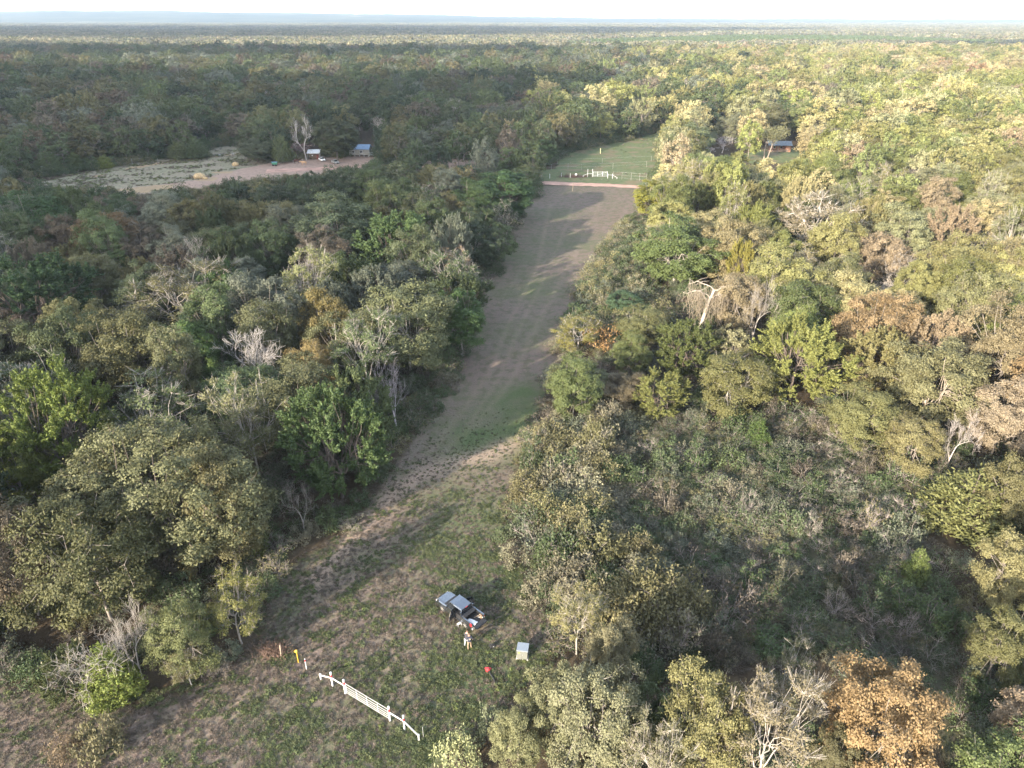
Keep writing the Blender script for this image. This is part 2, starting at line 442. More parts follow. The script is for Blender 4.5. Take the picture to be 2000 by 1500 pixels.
def ground_material():
    m, n, l = node_mat('ground')
    o = n.new('ShaderNodeOutputMaterial'); b = n.new('ShaderNodeBsdfPrincipled'); b.inputs['Roughness'].default_value = .95
    b.inputs['Specular IOR Level'].default_value = .1
    g = n.new('ShaderNodeNewGeometry')
    def noise(s, d=6, r=.55, mapping=None):
        x = n.new('ShaderNodeTexNoise'); x.inputs['Scale'].default_value = s; x.inputs['Detail'].default_value = d; x.inputs['Roughness'].default_value = r
        if mapping:
            mp = n.new('ShaderNodeMapping'); mp.vector_type = 'TEXTURE'; mp.inputs['Scale'].default_value = mapping[0]; mp.inputs['Rotation'].default_value = mapping[1]
            l.new(g.outputs['Position'], mp.inputs[0]); l.new(mp.outputs[0], x.inputs['Vector'])
        else: l.new(g.outputs['Position'], x.inputs['Vector'])
        return x.outputs['Fac']
    def zone(nm):
        a = n.new('ShaderNodeAttribute'); a.attribute_name = nm
        s = n.new('ShaderNodeSeparateColor'); l.new(a.outputs['Color'], s.inputs[0]); return s.outputs
    def mix(f, a, b_):
        x = n.new('ShaderNodeMix'); x.data_type = 'RGBA'
        l.new(f, x.inputs['Factor']) if not isinstance(f, float) else setattr(x.inputs['Factor'], 'default_value', f)
        for s, v in (('A', a), ('B', b_)):
            if isinstance(v, tuple): x.inputs[s].default_value = (*v, 1)
            else: l.new(v, x.inputs[s])
        return x.outputs['Result']
    def rng(v, a, b_, c=0., d=1.):
        x = n.new('ShaderNodeMapRange'); x.inputs['From Min'].default_value = a; x.inputs['From Max'].default_value = b_
        x.inputs['To Min'].default_value = c; x.inputs['To Max'].default_value = d; l.new(v, x.inputs['Value']); return x.outputs[0]
    def op(o_, a, b_):
        x = n.new('ShaderNodeMath'); x.operation = o_; x.use_clamp = True
        for i, v in enumerate((a, b_)):
            if isinstance(v, float): x.inputs[i].default_value = v
            else: l.new(v, x.inputs[i])
        return x.outputs[0]
    A, B, C_ = zone('zone_a'), zone('zone_b'), zone('zone_c')
    n1 = noise(.11, 4); n2 = noise(.6, 6, .65); n3 = noise(3.2, 6, .7); n4 = noise(14, 4, .7)
    streak = noise(1.0, 5, .6, ((1.3, 22., 1), (0, 0, math.radians(-13))))
    ruts = noise(1.0, 3, .5, ((.45, 60., 1), (0, 0, math.radians(-13))))
    # woodland floor
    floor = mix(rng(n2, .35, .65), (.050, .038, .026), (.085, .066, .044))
    # mown strip: dry purplish brown thatch, green growth in blotches
    dry = mix(rng(n3, .3, .7), (.132, .096, .084), (.222, .166, .143))
    dry = mix(op('MULTIPLY', rng(streak, .42, .68), .5), dry, (.205, .160, .136))
    dry = mix(op('MULTIPLY', rng(ruts, .50, .66), .25), dry, (.20, .168, .138))
    dry = mix(op('MULTIPLY', rng(n2, .48, .58), .6), dry, (.092, .096, .052))
    dry = mix(op('MULTIPLY', rng(n4, .45, .60), .5), dry, (.075, .068, .052))
    grn = mix(rng(n3, .3, .7), (.058, .085, .036), (.098, .128, .055))
    fe = noise(1.6, 7, .68)
    gm = op('ADD', rng(fe, .50, .66, 0., .5), op('MULTIPLY', C_[0], 1.3))
    gm = op('MULTIPLY', gm, rng(n4, .3, .55, .45, 1.))
    gm = op('MULTIPLY', gm, rng(n1, .35, .6, .55, 1.1))
    dry = mix(op('MULTIPLY', rng(n1, .48, .62), .25), dry, (.098, .108, .058))
    st = mix(gm, dry, grn)
    tr = op('MULTIPLY', C_[1], rng(n3, .3, .6, .35, 1.))
    st = mix(tr, st, (.33, .245, .19))
    def edged(zv, amt=.5):
        a = op('MULTIPLY', n2, amt); x = n.new('ShaderNodeMath'); x.operation = 'ADD'; l.new(zv, x.inputs[0]); l.new(a, x.inputs[1])
        return rng(x.outputs[0], .5 + amt * .35, .5 + amt * .65)
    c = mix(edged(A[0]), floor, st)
    md = mix(rng(n2, .35, .65), (.090, .118, .055), (.145, .16, .08))
    md = mix(rng(n1, .5, .62), md, (.17, .145, .09))
    c = mix(edged(A[1]), c, md)
    hy = mix(rng(n2, .4, .6), (.13, .14, .085), (.24, .225, .15))
    hy = mix(rng(n1, .46, .56), hy, (.22, .195, .145))
    hy = mix(rng(fe, .50, .62), hy, (.32, .265, .20))
    c = mix(edged(A[2]), c, hy)
    yd = mix(rng(n2, .35, .65), (.24, .175, .145), (.38, .275, .215))
    c = mix(edged(B[0]), c, yd)
    c = mix(edged(B[1]), c, mix(rng(n2, .35, .65), (.27, .20, .125), (.36, .27, .17)))
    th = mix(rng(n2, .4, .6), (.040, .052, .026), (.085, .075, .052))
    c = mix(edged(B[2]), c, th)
    c = mix(C_[2], c, mix(rng(noise(.004, 6), .45, .6), (.055, .07, .035), (.12, .13, .06)))
    l.new(c, b.inputs['Base Color'])
    bp = n.new('ShaderNodeBump'); bp.inputs['Strength'].default_value = .8; bp.inputs['Distance'].default_value = .12
    l.new(n3, bp.inputs['Height']); l.new(bp.outputs[0], b.inputs['Normal'])
    l.new(b.outputs[0], o.inputs[0])
    return m


build_ground()


def ribbon(name, line, widths, z, material, label):
    """a flat sheet along a line, its edges a little uneven"""
    rng = np.random.default_rng(5)
    pts = []
    L = [Vector(p) for p in line]
    for i in range(len(L) - 1):
        k = max(2, int((L[i + 1] - L[i]).length / 1.5))
        for j in range(k): pts.append((L[i].lerp(L[i + 1], j / k), widths[i] + (widths[i + 1] - widths[i]) * j / k))
    pts.append((L[-1], widths[-1]))
    V = []
    for i, (p, w) in enumerate(pts):
        d = (pts[min(i + 1, len(pts) - 1)][0] - pts[max(i - 1, 0)][0]); d.z = 0; d.normalize(); s = Vector((-d.y, d.x, 0))
        for k in range(5):
            f = k / 4 - .5; j = rng.normal(0, .22) if k in (0, 4) else 0
            V.append(p + s * (w * f + j) + Vector((0, 0, z)))
    n = len(pts)
    F = [(i * 5 + k, i * 5 + k + 1, (i + 1) * 5 + k + 1, (i + 1) * 5 + k) for i in range(n - 1) for k in range(4)]
    me = quads_mesh(name, np.array([tuple(v) for v in V]), np.array(F), [material])
    return meta(link(name, me), kind='structure', label=label)


ROAD = mat('road_dirt', (.40, .245, .19), .95, var=.35, scale=.25, bump=.4)
ribbon('dirt_road', [at(x, y) for x, y in ((520, 334), (620, 330), (740, 322), (900, 330), (1040, 356), (1100, 359), (1180, 361.5), (1262, 366), (1400, 373), (1600, 390))],
       [7, 6, 5, 5, 6, 5.5, 4.6, 4.2, 4, 4], .03, ROAD, 'pinkish red dirt road crossing behind the mown strip')

# ------------------------------------------------------------------ far hills on the horizon
def hills():
    rng = np.random.default_rng(3)
    nx, ny = 420, 16
    px = np.linspace(-500, 2700, nx)
    prof = np.interp(px, [-500, 0, 120, 230, 330, 400, 440, 560, 640, 760, 900, 1000, 1150, 1400, 1700, 2000, 2700], [34, 30, 25.5, 23.8, 24.5, 23.6, 25.2, 27.2, 27.6, 29.2, 31, 33, 35, 36.2, 36.8, 37, 37])
    V = np.zeros((ny, nx, 3))
    for j in range(ny):
        f = j / (ny - 1)
        D = 6500 + 4200 * f
        x = (px - 1000) / FPX * D * 1.0
        hgt = H + (HORIZON - prof) / FPX * 10000
        s = math.sin(min(1, f * 1.35) * math.pi / 2) ** 1.6 * (1 - .4 * max(0, f - .75) * 4)
        h = np.clip(hgt, -2, None) * s + (rng.normal(0, 2.0, nx) + 4 * np.sin(px / 37 + j)) * s
        V[j] = np.stack([x, np.full(nx, D), h - 3 * (1 - s)], 1)
    V = V.reshape(-1, 3)
    I = np.arange(nx * ny).reshape(ny, nx)
    F = np.stack([I[:-1, :-1], I[:-1, 1:], I[1:, 1:], I[1:, :-1]], -1).reshape(-1, 4)
    m, n, l = node_mat('wooded_hills')
    o = n.new('ShaderNodeOutputMaterial'); b = n.new('ShaderNodeBsdfDiffuse'); g = n.new('ShaderNodeNewGeometry')
    x = n.new('ShaderNodeTexNoise'); x.inputs['Scale'].default_value = .0022; x.inputs['Detail'].default_value = 8; x.inputs['Roughness'].default_value = .65
    r = n.new('ShaderNodeValToRGB'); e = r.color_ramp.elements
    e[0].position = .44; e[0].color = (.040, .055, .030, 1); e[1].position = .62; e[1].color = (.085, .095, .05, 1)
    e2 = e.new(.68); e2.color = (.22, .22, .13, 1)
    mp = n.new('ShaderNodeMapping'); mp.inputs['Scale'].default_value = (.6, 1, 3)
    l.new(g.outputs['Position'], mp.inputs[0]); l.new(mp.outputs[0], x.inputs['Vector']); l.new(x.outputs['Fac'], r.inputs[0]); l.new(r.outputs[0], b.inputs[0]); l.new(b.outputs[0], o.inputs[0])
    meta(link('hills', quads_mesh('hills', V, F, [m], smooth=True)), kind='structure', label='low wooded ridge fading blue on the horizon')


hills()

# ------------------------------------------------------------------ plants: geometry
def nrm(a): return a / np.maximum(np.linalg.norm(a, axis=-1, keepdims=True), 1e-9)


def tubes(S, sides=5):
    """S: rows p0(3) p1(3) r0 r1 -> verts, quads"""
    S = np.asarray(S, float)
    if len(S) == 0: return np.zeros((0, 3)), np.zeros((0, 4), int)
    a, b, r0, r1 = S[:, :3], S[:, 3:6], S[:, 6], S[:, 7]
    d = nrm(b - a)
    ref = np.where(np.abs(d[:, 2:3]) > .9, np.array([[1., 0, 0]]), np.array([[0, 0, 1.]]))
    u = nrm(np.cross(d, ref)); w = np.cross(d, u)
    t = np.arange(sides) * 2 * np.pi / sides
    ring = u[:, None, :] * np.cos(t)[None, :, None] + w[:, None, :] * np.sin(t)[None, :, None]
    V = np.concatenate([a[:, None] + ring * r0[:, None, None], b[:, None] + ring * r1[:, None, None]], 1).reshape(-1, 3)
    k = np.arange(sides); base = (np.arange(len(S)) * 2 * sides)[:, None, None]
    F = np.stack([k, (k + 1) % sides, sides + (k + 1) % sides, sides + k], 1)[None] + base
    return V, F.reshape(-1, 4)


def leaves(C, N, size, rng, aspect=.6, along=None):
    n = len(C)
    N = nrm(N)
    T = along if along is not None else rng.normal(size=(n, 3))
    T = nrm(T - (T * N).sum(1, keepdims=True) * N); B = np.cross(N, T)
    s = size * rng.uniform(.7, 1.35, (n, 1))
    V = np.stack([C - T * s, C + B * s * aspect + N * s * .15, C + T * s, C - B * s * aspect + N * s * .15], 1).reshape(-1, 3)
    return V, np.arange(4 * n).reshape(n, 4)


def trunk_mesh(name, S, sides=6, S2=None):
    V, F = tubes(S, sides)
    if S2 is not None and len(S2):
        V2, F2 = tubes(S2, 3); F = np.concatenate([F, F2 + len(V)]); V = np.concatenate([V, V2])
    return quads_mesh(name, V, F, [BARK], smooth=True)


def crown_mesh(name, V, F, leafv, m=None, tint=None):
    at_ = {'leaf': ('FACE', 'FLOAT', leafv)}
    if tint is not None: at_['tint'] = ('FACE', 'FLOAT', tint)
    return quads_mesh(name, V, F, [m or LEAF], attrs=at_)


def path(a, b, bend, r0, r1, k, rng, S, wob=.0):
    a, b = np.array(a, float), np.array(b, float)
    mid = (a + b) / 2 + np.array(bend)
    prev = a; pts = [a]
    for i in range(1, k + 1):
        t = i / k
        q = (1 - t) ** 2 * a + 2 * t * (1 - t) * mid + t * t * b
        if i < k: q = q + rng.normal(0, wob, 3)
        S.append([*prev, *q, r0 + (r1 - r0) * (i - 1) / k, r0 + (r1 - r0) * t]); prev = q; pts.append(q)
    return pts


def dirs_sphere(n, rng, zmin):
    i = np.arange(n * 3) + .5
    z = 1 - 2 * i / (n * 3); a = i * 2.399963
    D = np.stack([np.sqrt(1 - z * z) * np.cos(a), np.sqrt(1 - z * z) * np.sin(a), z], 1)
    D = nrm(D + rng.normal(0, .12, D.shape)); D = D[D[:, 2] > zmin]
    return D[rng.permutation(len(D))[:n]]


def broadleaf(seed, Ht, R, rz, npuff, nsub=10, nleaf=12, leaf=.17, zmin=-.5, pr=.26, style='round', limbs=7, twiggy=.0, gap=0.0, tr=.22, lean=0.0, lumpy=.22):
    """one tree: returns (trunk mesh, crown mesh); every clump of leaves hangs on a limb"""
    rng = np.random.default_rng(seed)
    zc = Ht - rz
    D = dirs_sphere(npuff, rng, zmin)
    ph = rng.uniform(0, 6.28, 6)
    az = np.arctan2(D[:, 1], D[:, 0])
    env = 1 + lumpy * (np.sin(2 * az + ph[0]) * .5 + np.sin(3 * az + ph[1] + 2 * D[:, 2]) * .5 + np.sin(5 * az + ph[2] + 4 * D[:, 2]) * .35 + rng.normal(0, .22, len(D)))
    rad = np.where(rng.random(len(D)) < .2, rng.uniform(.4, .7, len(D)), rng.uniform(.80, .98, len(D))) * env
    low = np.clip(-D[:, 2], 0, 1)
    P = D * rad[:, None] * np.array([R, R, rz]) * (1 - .25 * low[:, None] * np.array([1, 1, 0])) + np.array([lean * Ht * .3, 0, zc])
    if gap > 0:
        keep = rng.random(len(P)) > gap; P = P[keep]; D = D[keep]
    S = []; S2 = []
    base_top = np.array([lean * Ht * .25, rng.normal(0, .2), zc - rz * .25])
    tp = path((0, 0, -.3), base_top, (rng.normal(0, .3), rng.normal(0, .3), 0), tr, tr * .6, 5, rng, S, .06)
    paz = np.arctan2(P[:, 1], P[:, 0] - lean * Ht * .3) + np.pi
    order = np.argsort(paz)
    for g in np.array_split(order, limbs):
        if len(g) == 0: continue
        c = P[g].mean(0); c = c * np.array([.75, .75, 1]); c[2] = c[2] * .9 + .1 * zc
        st = tp[rng.integers(3, 6)]
        lp = path(st, c, (0, 0, -.12 * Ht * rng.uniform(.2, .9)), tr * .5, tr * .26, 5, rng, S, .16)
        for q in g:
            s0 = lp[rng.integers(2, 6)]
            path(s0, P[q], (0, 0, rng.uniform(-.6, .2)), tr * .2, .02, 3, rng, S, .12)
    nleaf = int(nleaf * 2.0) if nsub > 5 else int(nleaf * 1.6); leaf *= 1.10 if nsub > 5 else 1.0
    prr = R * pr * 1.12 * rng.uniform(.75, 1.3, len(P))
    out = nrm((P - np.array([0, 0, zc - rz * .4])) / np.array([R, R, rz]))
    n1 = len(P) * nsub
    pi = np.repeat(np.arange(len(P)), nsub)
    pv = rng.random(len(P))
    if style == 'plume':
        sd_ = nrm(rng.normal(size=(n1, 3)) * .55 + out[pi] * .8 + np.array([0, 0, .75]))
        sc = P[pi] + sd_ * (prr[pi] * rng.uniform(.2, 1.35, n1))[:, None]
    else:
        sd_ = nrm(rng.normal(size=(n1, 3)) * .75 + out[pi] * .55 + np.array([0, 0, .35]))
        sc = P[pi] + sd_ * (prr[pi] * rng.uniform(.55, 1.05, n1))[:, None] * np.array([1, 1, .8])
    sv = rng.random(n1)
    n2 = n1 * nleaf
    si = np.repeat(np.arange(n1), nleaf)
    spread = (prr[pi] * .26)[si][:, None]
    if style == 'plume':
        a_ = rng.uniform(-1, 1, (n2, 1))
        C = sc[si] + sd_[si] * a_ * spread * 2.0 + rng.normal(size=(n2, 3)) * spread * .45 * (1.15 - .75 * (a_ + 1) / 2)
        N = nrm(rng.normal(size=(n2, 3)) + out[pi][si] * .5); T = sd_[si] + rng.normal(size=(n2, 3)) * .5
    else:
        C = sc[si] + rng.normal(size=(n2, 3)) * spread * np.array([1, 1, .62])
        N = nrm(rng.normal(size=(n2, 3)) * .48 + sd_[si] * .75 + out[pi][si] * .25 + np.array([0, 0, .25])); T = None
    V, F = leaves(C, N, leaf, rng, .58 if style != 'plume' else .42, T)
    lv = np.clip(.5 + (pv[pi][si] - .5) * .35 + (sv[si] - .5) * .45 + rng.normal(0, .17, n2), 0, 1)
    if twiggy > 0:                                   # fine bare twigs standing out of the crown
        k = int(twiggy * n1)
        ii = rng.integers(0, n1, k)
        a = P[pi[ii]]; b = a + nrm(sc[ii] - a) * (prr[pi[ii]] * rng.uniform(1.0, 1.7, k))[:, None] + rng.normal(0, .12, (k, 3))
        S2 = np.concatenate([a, b, np.full((k, 1), .03), np.full((k, 1), .012)], 1)
    return trunk_mesh('trunk', S, 6, S2), crown_mesh('crown', V, F, lv)


def bare(seed, Ht, R, levels=4, tr=.2, up=.25, spread=.7, forks=(5, 5, 5, 4), start=.25):
    rng = np.random.default_rng(seed); S = []; T = []
    def go(p, d, L, r, lv):
        k = 4 if lv < 2 else 3
        for i in range(k):
            d = nrm(d + rng.normal(0, .16, 3) + np.array([0, 0, up * .2]))
            q = p + d * L / k; r2 = max(r * .82, .012)
            (S if lv < 2 else T).append([*p, *q, r, r2]); p = q; r = r2
            if lv < levels and i >= (1 if lv else int(k * start)):
                for _ in range(max(1, round(forks[min(lv, 3)] / (k - 1)))):
                    a = nrm(np.cross(d, rng.normal(size=3)))
                    nd = nrm(d * (1 - spread * .5) + a * spread + np.array([0, 0, up]))
                    go(p, nd, L * rng.uniform(.5, .78), r * .62, lv + 1)
    go(np.array([0, 0, -.3]), np.array([.05, 0, 1.]), Ht * .5, tr, 0)
    S = np.array(S); T = np.array(T)
    allp = np.concatenate([S[:, 3:6], T[:, 3:6]])
    kx = R / np.percentile(np.hypot(allp[:, 0], allp[:, 1]), 96); kz = Ht / allp[:, 2].max()
    for A in (S, T):
        for o_ in (0, 3): A[:, o_] *= kx; A[:, o_ + 1] *= kx; A[:, o_ + 2] *= kz
    return trunk_mesh('trunk', S, 6, T), T


def cedar(seed, Ht, R, n=620, nleaf=12, leaf=.15):
    rng = np.random.default_rng(seed); S = []
    path((0, 0, -.2), (0, 0, Ht * .95), (0, 0, 0), .16, .03, 5, rng, S)
    u = 1 - np.sqrt(rng.random(n)) * .97
    az = rng.uniform(0, 6.283, n); ph = rng.uniform(0, 6.28, 4)
    env = 1 + .2 * np.sin(3 * az + ph[0] + 5 * u) + .14 * np.sin(7 * az + ph[1] - 9 * u) + rng.normal(0, .08, n)
    r = R * (1 - u) ** .62 * env * np.clip(.55 + u * 3, 0, 1) * np.where(rng.random(n) < .8, rng.uniform(.8, 1, n), rng.uniform(.3, .8, n))
    c = np.stack([r * np.cos(az), r * np.sin(az), .25 + u * Ht * .95], 1)
    d = nrm(np.stack([np.cos(az) * .9, np.sin(az) * .9, .75 + u * .8], 1) + rng.normal(0, .2, (n, 3)))
    for i in range(0, n, 14): path((0, 0, max(.3, c[i, 2] - r[i] * .5)), c[i], (0, 0, 0), .045, .012, 2, rng, S)
    si = np.repeat(np.arange(n), nleaf); m = len(si)
    a = rng.uniform(-1, 1, (m, 1)); L = R * .22
    C = c[si] + d[si] * a * L + rng.normal(size=(m, 3)) * L * .33 * (1.2 - .8 * (a + 1) / 2)
    V, F = leaves(C, nrm(rng.normal(size=(m, 3)) + np.stack([np.cos(az), np.sin(az), az * 0], 1)[si]), leaf, rng, .4, d[si] + rng.normal(size=(m, 3)) * .4)
    sv = rng.random(n)
    return trunk_mesh('trunk', S, 5), crown_mesh('crown', V, F, np.clip(.5 + (sv[si] - .5) * .5 + rng.normal(0, .16, m), 0, 1))


def bush(seed, R, Ht, npuff=16, nsub=10, nleaf=9, leaf=.10, twig=40, droop=0.):
    """a low shrub: arching stems and loose clumps of small leaves"""
    rng = np.random.default_rng(seed); S = []
    D = dirs_sphere(npuff, rng, .02)
    P = D * rng.uniform(.55, .95, (len(D), 1)) * np.array([R, R, Ht * .85]) * (1 + .3 * rng.normal(0, .5, (len(D), 1)))
    P[:, 2] = np.clip(P[:, 2], .25, Ht)
    for p in P:
        path((p[0] * .15, p[1] * .15, -.1), p, (p[0] * -.2, p[1] * -.2, Ht * .2), .035, .012, 4, rng, S, .05)
    k = twig
    ii = rng.integers(0, len(P), k)
    a = P[ii]; b = a + nrm(rng.normal(size=(k, 3)) + D[ii] * .6 + np.array([0, 0, .8 - droop])) * rng.uniform(.4, 1.0, (k, 1)) * R * .42
    S2 = np.concatenate([a, b, np.full((k, 1), .016), np.full((k, 1), .007)], 1)
    pi = np.repeat(np.arange(len(P)), nsub); n1 = len(pi)
    sd_ = nrm(rng.normal(size=(n1, 3)) + D[pi] * .6 + np.array([0, 0, .3 - droop]))
    sc = P[pi] + sd_ * rng.uniform(.3, 1.0, (n1, 1)) * R * .36
    sc[:, 2] = np.maximum(sc[:, 2], .08)
    si = np.repeat(np.arange(n1), nleaf); m = len(si)
    sp = R * .11
    C = sc[si] + rng.normal(size=(m, 3)) * sp * np.array([1, 1, .8 + droop])
    V, F = leaves(C, nrm(rng.normal(size=(m, 3)) + sd_[si] * .4 + np.array([0, 0, .3])), leaf, rng, .5)
    sv = rng.random(n1)
    return trunk_mesh('stems', S, 4, S2), crown_mesh('foliage', V, F, np.clip(.5 + (sv[si] - .5) * .5 + rng.normal(0, .18, m), 0, 1))


def join_mesh(name, a, b):
    """one mesh from a trunk mesh and a crown mesh (for the scattered, uncountable plants)"""
    def get(me):
        V = np.zeros(len(me.vertices) * 3, np.float32); me.vertices.foreach_get('co', V)
        F = np.zeros(len(me.loops), np.int32); me.loops.foreach_get('vertex_index', F)
        return V.reshape(-1, 3), F.reshape(-1, 4)
    Va, Fa = get(a); Vb, Fb = get(b)
    lv = np.zeros(len(Fb), np.float32); b.attributes['leaf'].data.foreach_get('value', lv)
    return quads_mesh(name, np.concatenate([Va, Vb]), np.concatenate([Fa, Fb + len(Va)]), [BARKFIX, b.materials[0]],
                      midx=np.concatenate([np.zeros(len(Fa)), np.ones(len(Fb))]), attrs={'leaf': ('FACE', 'FLOAT', np.concatenate([np.zeros(len(Fa)), lv]))})


BARKFIX = mat('grey_bark', (.22, .19, .165), .9, var=.3, scale=3, bump=0)

# kinds of tree, each with a few individuals' worth of shapes
T = {}
T['oak'] = [broadleaf(11, 13, 6.2, 5.9, 96, 9, 24, .125, zmin=-.7, pr=.19, lumpy=.28), broadleaf(12, 12.5, 5.8, 5.6, 90, 9, 24, .125, zmin=-.7, pr=.20, lumpy=.34, twiggy=.25),
            broadleaf(13, 14, 6.0, 6.3, 100, 9, 23, .125, zmin=-.75, pr=.19, lumpy=.25)]
T['big'] = [broadleaf(14, 14, 9.4, 6.0, 210, 9, 24, .125, zmin=-.55, pr=.125, lumpy=.42, twiggy=.25, tr=.4, limbs=10)]
T['tall'] = [broadleaf(21, 15, 4.6, 6.8, 84, 9, 24, .12, zmin=-.8, pr=.22), broadleaf(22, 14, 4.9, 6.4, 84, 9, 24, .12, zmin=-.8, lumpy=.32, pr=.22), broadleaf(23, 16, 4.4, 7.2, 90, 9, 22, .12, zmin=-.85, twiggy=.2, pr=.22)]
T['plume'] = [broadleaf(31, 13, 5.2, 6.3, 120, 9, 22, .135, zmin=-.9, style='plume', pr=.17, lumpy=.13), broadleaf(32, 12, 4.8, 5.7, 104, 9, 22, .135, zmin=-.85, style='plume', pr=.19, lumpy=.24)]
T['sparse'] = [broadleaf(41, 14, 5.4, 6.0, 66, 7, 14, .12, gap=.12, twiggy=1.6, tr=.2, lumpy=.36, pr=.18), broadleaf(42, 13, 5.2, 5.5, 60, 7, 13, .12, gap=.12, twiggy=2.0, tr=.2, lumpy=.4, pr=.18), broadleaf(43, 14, 5.6, 5.2, 58, 7, 13, .12, zmin=-.3, gap=.12, twiggy=2.2, tr=.2, lumpy=.4, pr=.18)]
T['dense'] = [broadleaf(51, 12, 4.8, 5.4, 110, 9, 24, .12, zmin=-.75, lumpy=.12, pr=.18)]
T['cedar'] = [cedar(61, 8, 2.6), cedar(62, 7, 2.8), cedar(63, 9, 2.7)]
BARE = [bare(71, 11, 4.6), bare(72, 12, 4.2, forks=(4, 5, 6, 4)), bare(73, 9, 4.8, up=.12, spread=.85)]
T['bush'] = [bush(81, 1.9, 2.2, leaf=.11, nsub=11, nleaf=10), bush(82, 2.1, 2.0, leaf=.10, twig=90, nleaf=9), bush(83, 1.7, 2.6, leaf=.11), bush(84, 2.2, 1.9, leaf=.10, twig=130, nsub=8, nleaf=9, droop=.5), bush(85, 1.9, 2.3, leaf=.09, twig=240, nsub=5, nleaf=6),
             bush(86, 2.1, 2.2, npuff=30, nsub=12, nleaf=16, leaf=.085, twig=90), bush(87, 1.9, 2.4, npuff=26, nsub=12, nleaf=16, leaf=.085, twig=60)]
NAME = {'oak': 'oak_tree', 'tall': 'elm_tree', 'plume': 'leafy_tree', 'sparse': 'thinning_tree', 'dense': 'round_tree', 'big': 'oak_tree', 'cedar': 'cedar_tree', 'bare': 'bare_tree', 'bush': 'bush'}
CATG = {'bush': 'bush'}
R0 = {'oak': 6.2, 'tall': 4.7, 'plume': 5.1, 'sparse': 5.4, 'dense': 4.8, 'big': 9.4, 'cedar': 2.7, 'bare': 4.6, 'bush': 1.95}
H0 = {'oak': 13, 'tall': 15, 'plume': 12.6, 'sparse': 13.6, 'dense': 12, 'big': 14, 'cedar': 8, 'bare': 11, 'bush': 2.2}
PLACED = []      # (x, y, r) of every tree, to keep others off


def tree(kind, x, y, R, Ht, col, rot, label, group, var=0, bark=None, z=0.0):
    if bark is None: bark = {'sparse': B_PALE, 'bare': B_PALE, 'oak': B_GREY, 'tall': B_GREY}.get(kind, B_DARK)
    r = empty(NAME[kind], (x, y, z), rot, label, CATG.get(kind, 'tree'), group)
    sx, sz = R / R0[kind], Ht / H0[kind]
    if kind == 'bare':
        me = BARE[var % len(BARE)][0]
        t = link('trunk', me, r); t.scale = (sx, sx, sz); t.color = bark
    else:
        tm, cm = T[kind][var % len(T[kind])]
        nm = ('stems', 'foliage') if kind == 'bush' else ('trunk', 'crown')
        t = link(nm[0], tm, r); t.scale = (sx, sx, sz); t.color = bark
        c = link(nm[1], cm, r); c.scale = (sx, sx, sz); c.color = (*col, 1)
    PLACED.append((x, y, R))
    return r


def hero(kind, px, py, rpx, col, Ht, label, group, var=0, bark=None, zf=None, dry=False):
    """a tree whose crown's middle is seen at (px, py) and whose half width there is rpx pixels"""
    zf = zf if zf is not None else {'oak': .6, 'tall': .6, 'plume': .53, 'sparse': .62, 'dense': .6, 'big': .55, 'cedar': .42, 'bare': .6, 'bush': .5}[kind]
    p = at(px, py, Ht * zf)
    _, dep = project([tuple(p)])
    R = rpx / FPX * dep[0]
    return tree(kind, p.x, p.y, R, Ht, col, (px * 7.3 + py * 3.1) % 6.283, label, group, var, bark)


GL, GR, GN, GT, GF = 'trees of the wood beside the strip opposite the thicket', 'trees beyond the thicket', 'trees of the near grove below the thicket', 'bushes of the thicket', 'trees round the homestead and meadow'
# --- the wood on the left of the strip
hero('big', 310, 970, 175, OLIVE, 14, 'broad olive oak with crooked pale limbs, largest crown of the near wood', GL, 0)
hero('oak', 175, 1090, 115, (.092, .098, .04), 13, 'olive oak in front of the largest crown, above the forked dead tree', GL, 1)
hero('oak', 440, 1000, 80, OLIVE2, 12, 'olive oak whose outer limb hangs over dark open ground by the strip', GL, 2)
hero('sparse', 455, 1185, 62, (.15, .15, .045), 7.5, 'small yellowing tree with loose leaves at the wood corner, above the brown brush', GL, 0, B_GREY)
hero('bare', 165, 1240, 98, OLIVE, 10, 'large forked dead tree with pale bare limbs at the wood edge', GL, 2, B_PALE)
hero('bare', 250, 1240, 55, OLIVE, 9, 'pale dead stem leaning the other way beside the forked dead tree', GL, 1, B_PALE)
hero('cedar', 215, 1320, 58, (.12, .145, .035), 6, 'low yellow green cedar at the foot of the forked dead tree', GL, 0)
hero('plume', 130, 1320, 50, (.075, .09, .035), 5.5, 'dark green sapling on the shaded side of the yellow green cedar', GL, 1)
hero('oak', 350, 1240, 62, (.10, .105, .042), 8, 'small olive oak between the dead tree and the yellowing corner tree', GL, 1)
hero('sparse', 360, 1290, 38, OLIVE2, 5, 'thin olive sapling over the shaded verge by the bare dirt', GL, 1)
hero('bush', 120, 1455, 30, TAN, 3, 'dry tan bush, the outer one of the pair on the verge', GL, 1)
hero('bush', 190, 1435, 42, (.17, .155, .085), 4, 'tan green bush, the taller one of the pair on the verge', GL, 0)
hero('plume', 105, 850, 100, (.125, .16, .035), 15, 'bright yellow green tree standing above its neighbours near the photo edge', GL, 0)
hero('oak', 20, 900, 62, (.125, .15, .035), 12, 'yellow green oak cut by the photo edge beside the bright yellow green tree', GL, 1)
hero('sparse', 300, 815, 100, (.115, .145, .062), 13, 'pale green open crown with white twigs above the largest oak', GL, 1, B_PALE)
hero('plume', 655, 875, 92, (.055, .080, .028), 13.5, 'dense deep green round tree with spiky top beside the strip', GL, 0)
hero('oak', 610, 725, 46, (.185, .135, .06), 12, 'orange tinted oak between the bare pale tree and the deep green round tree', GL, 1)
hero('oak', 645, 645, 55, (.17, .13, .052), 12, 'rusty brown oak just behind the orange tinted one', GL, 2)
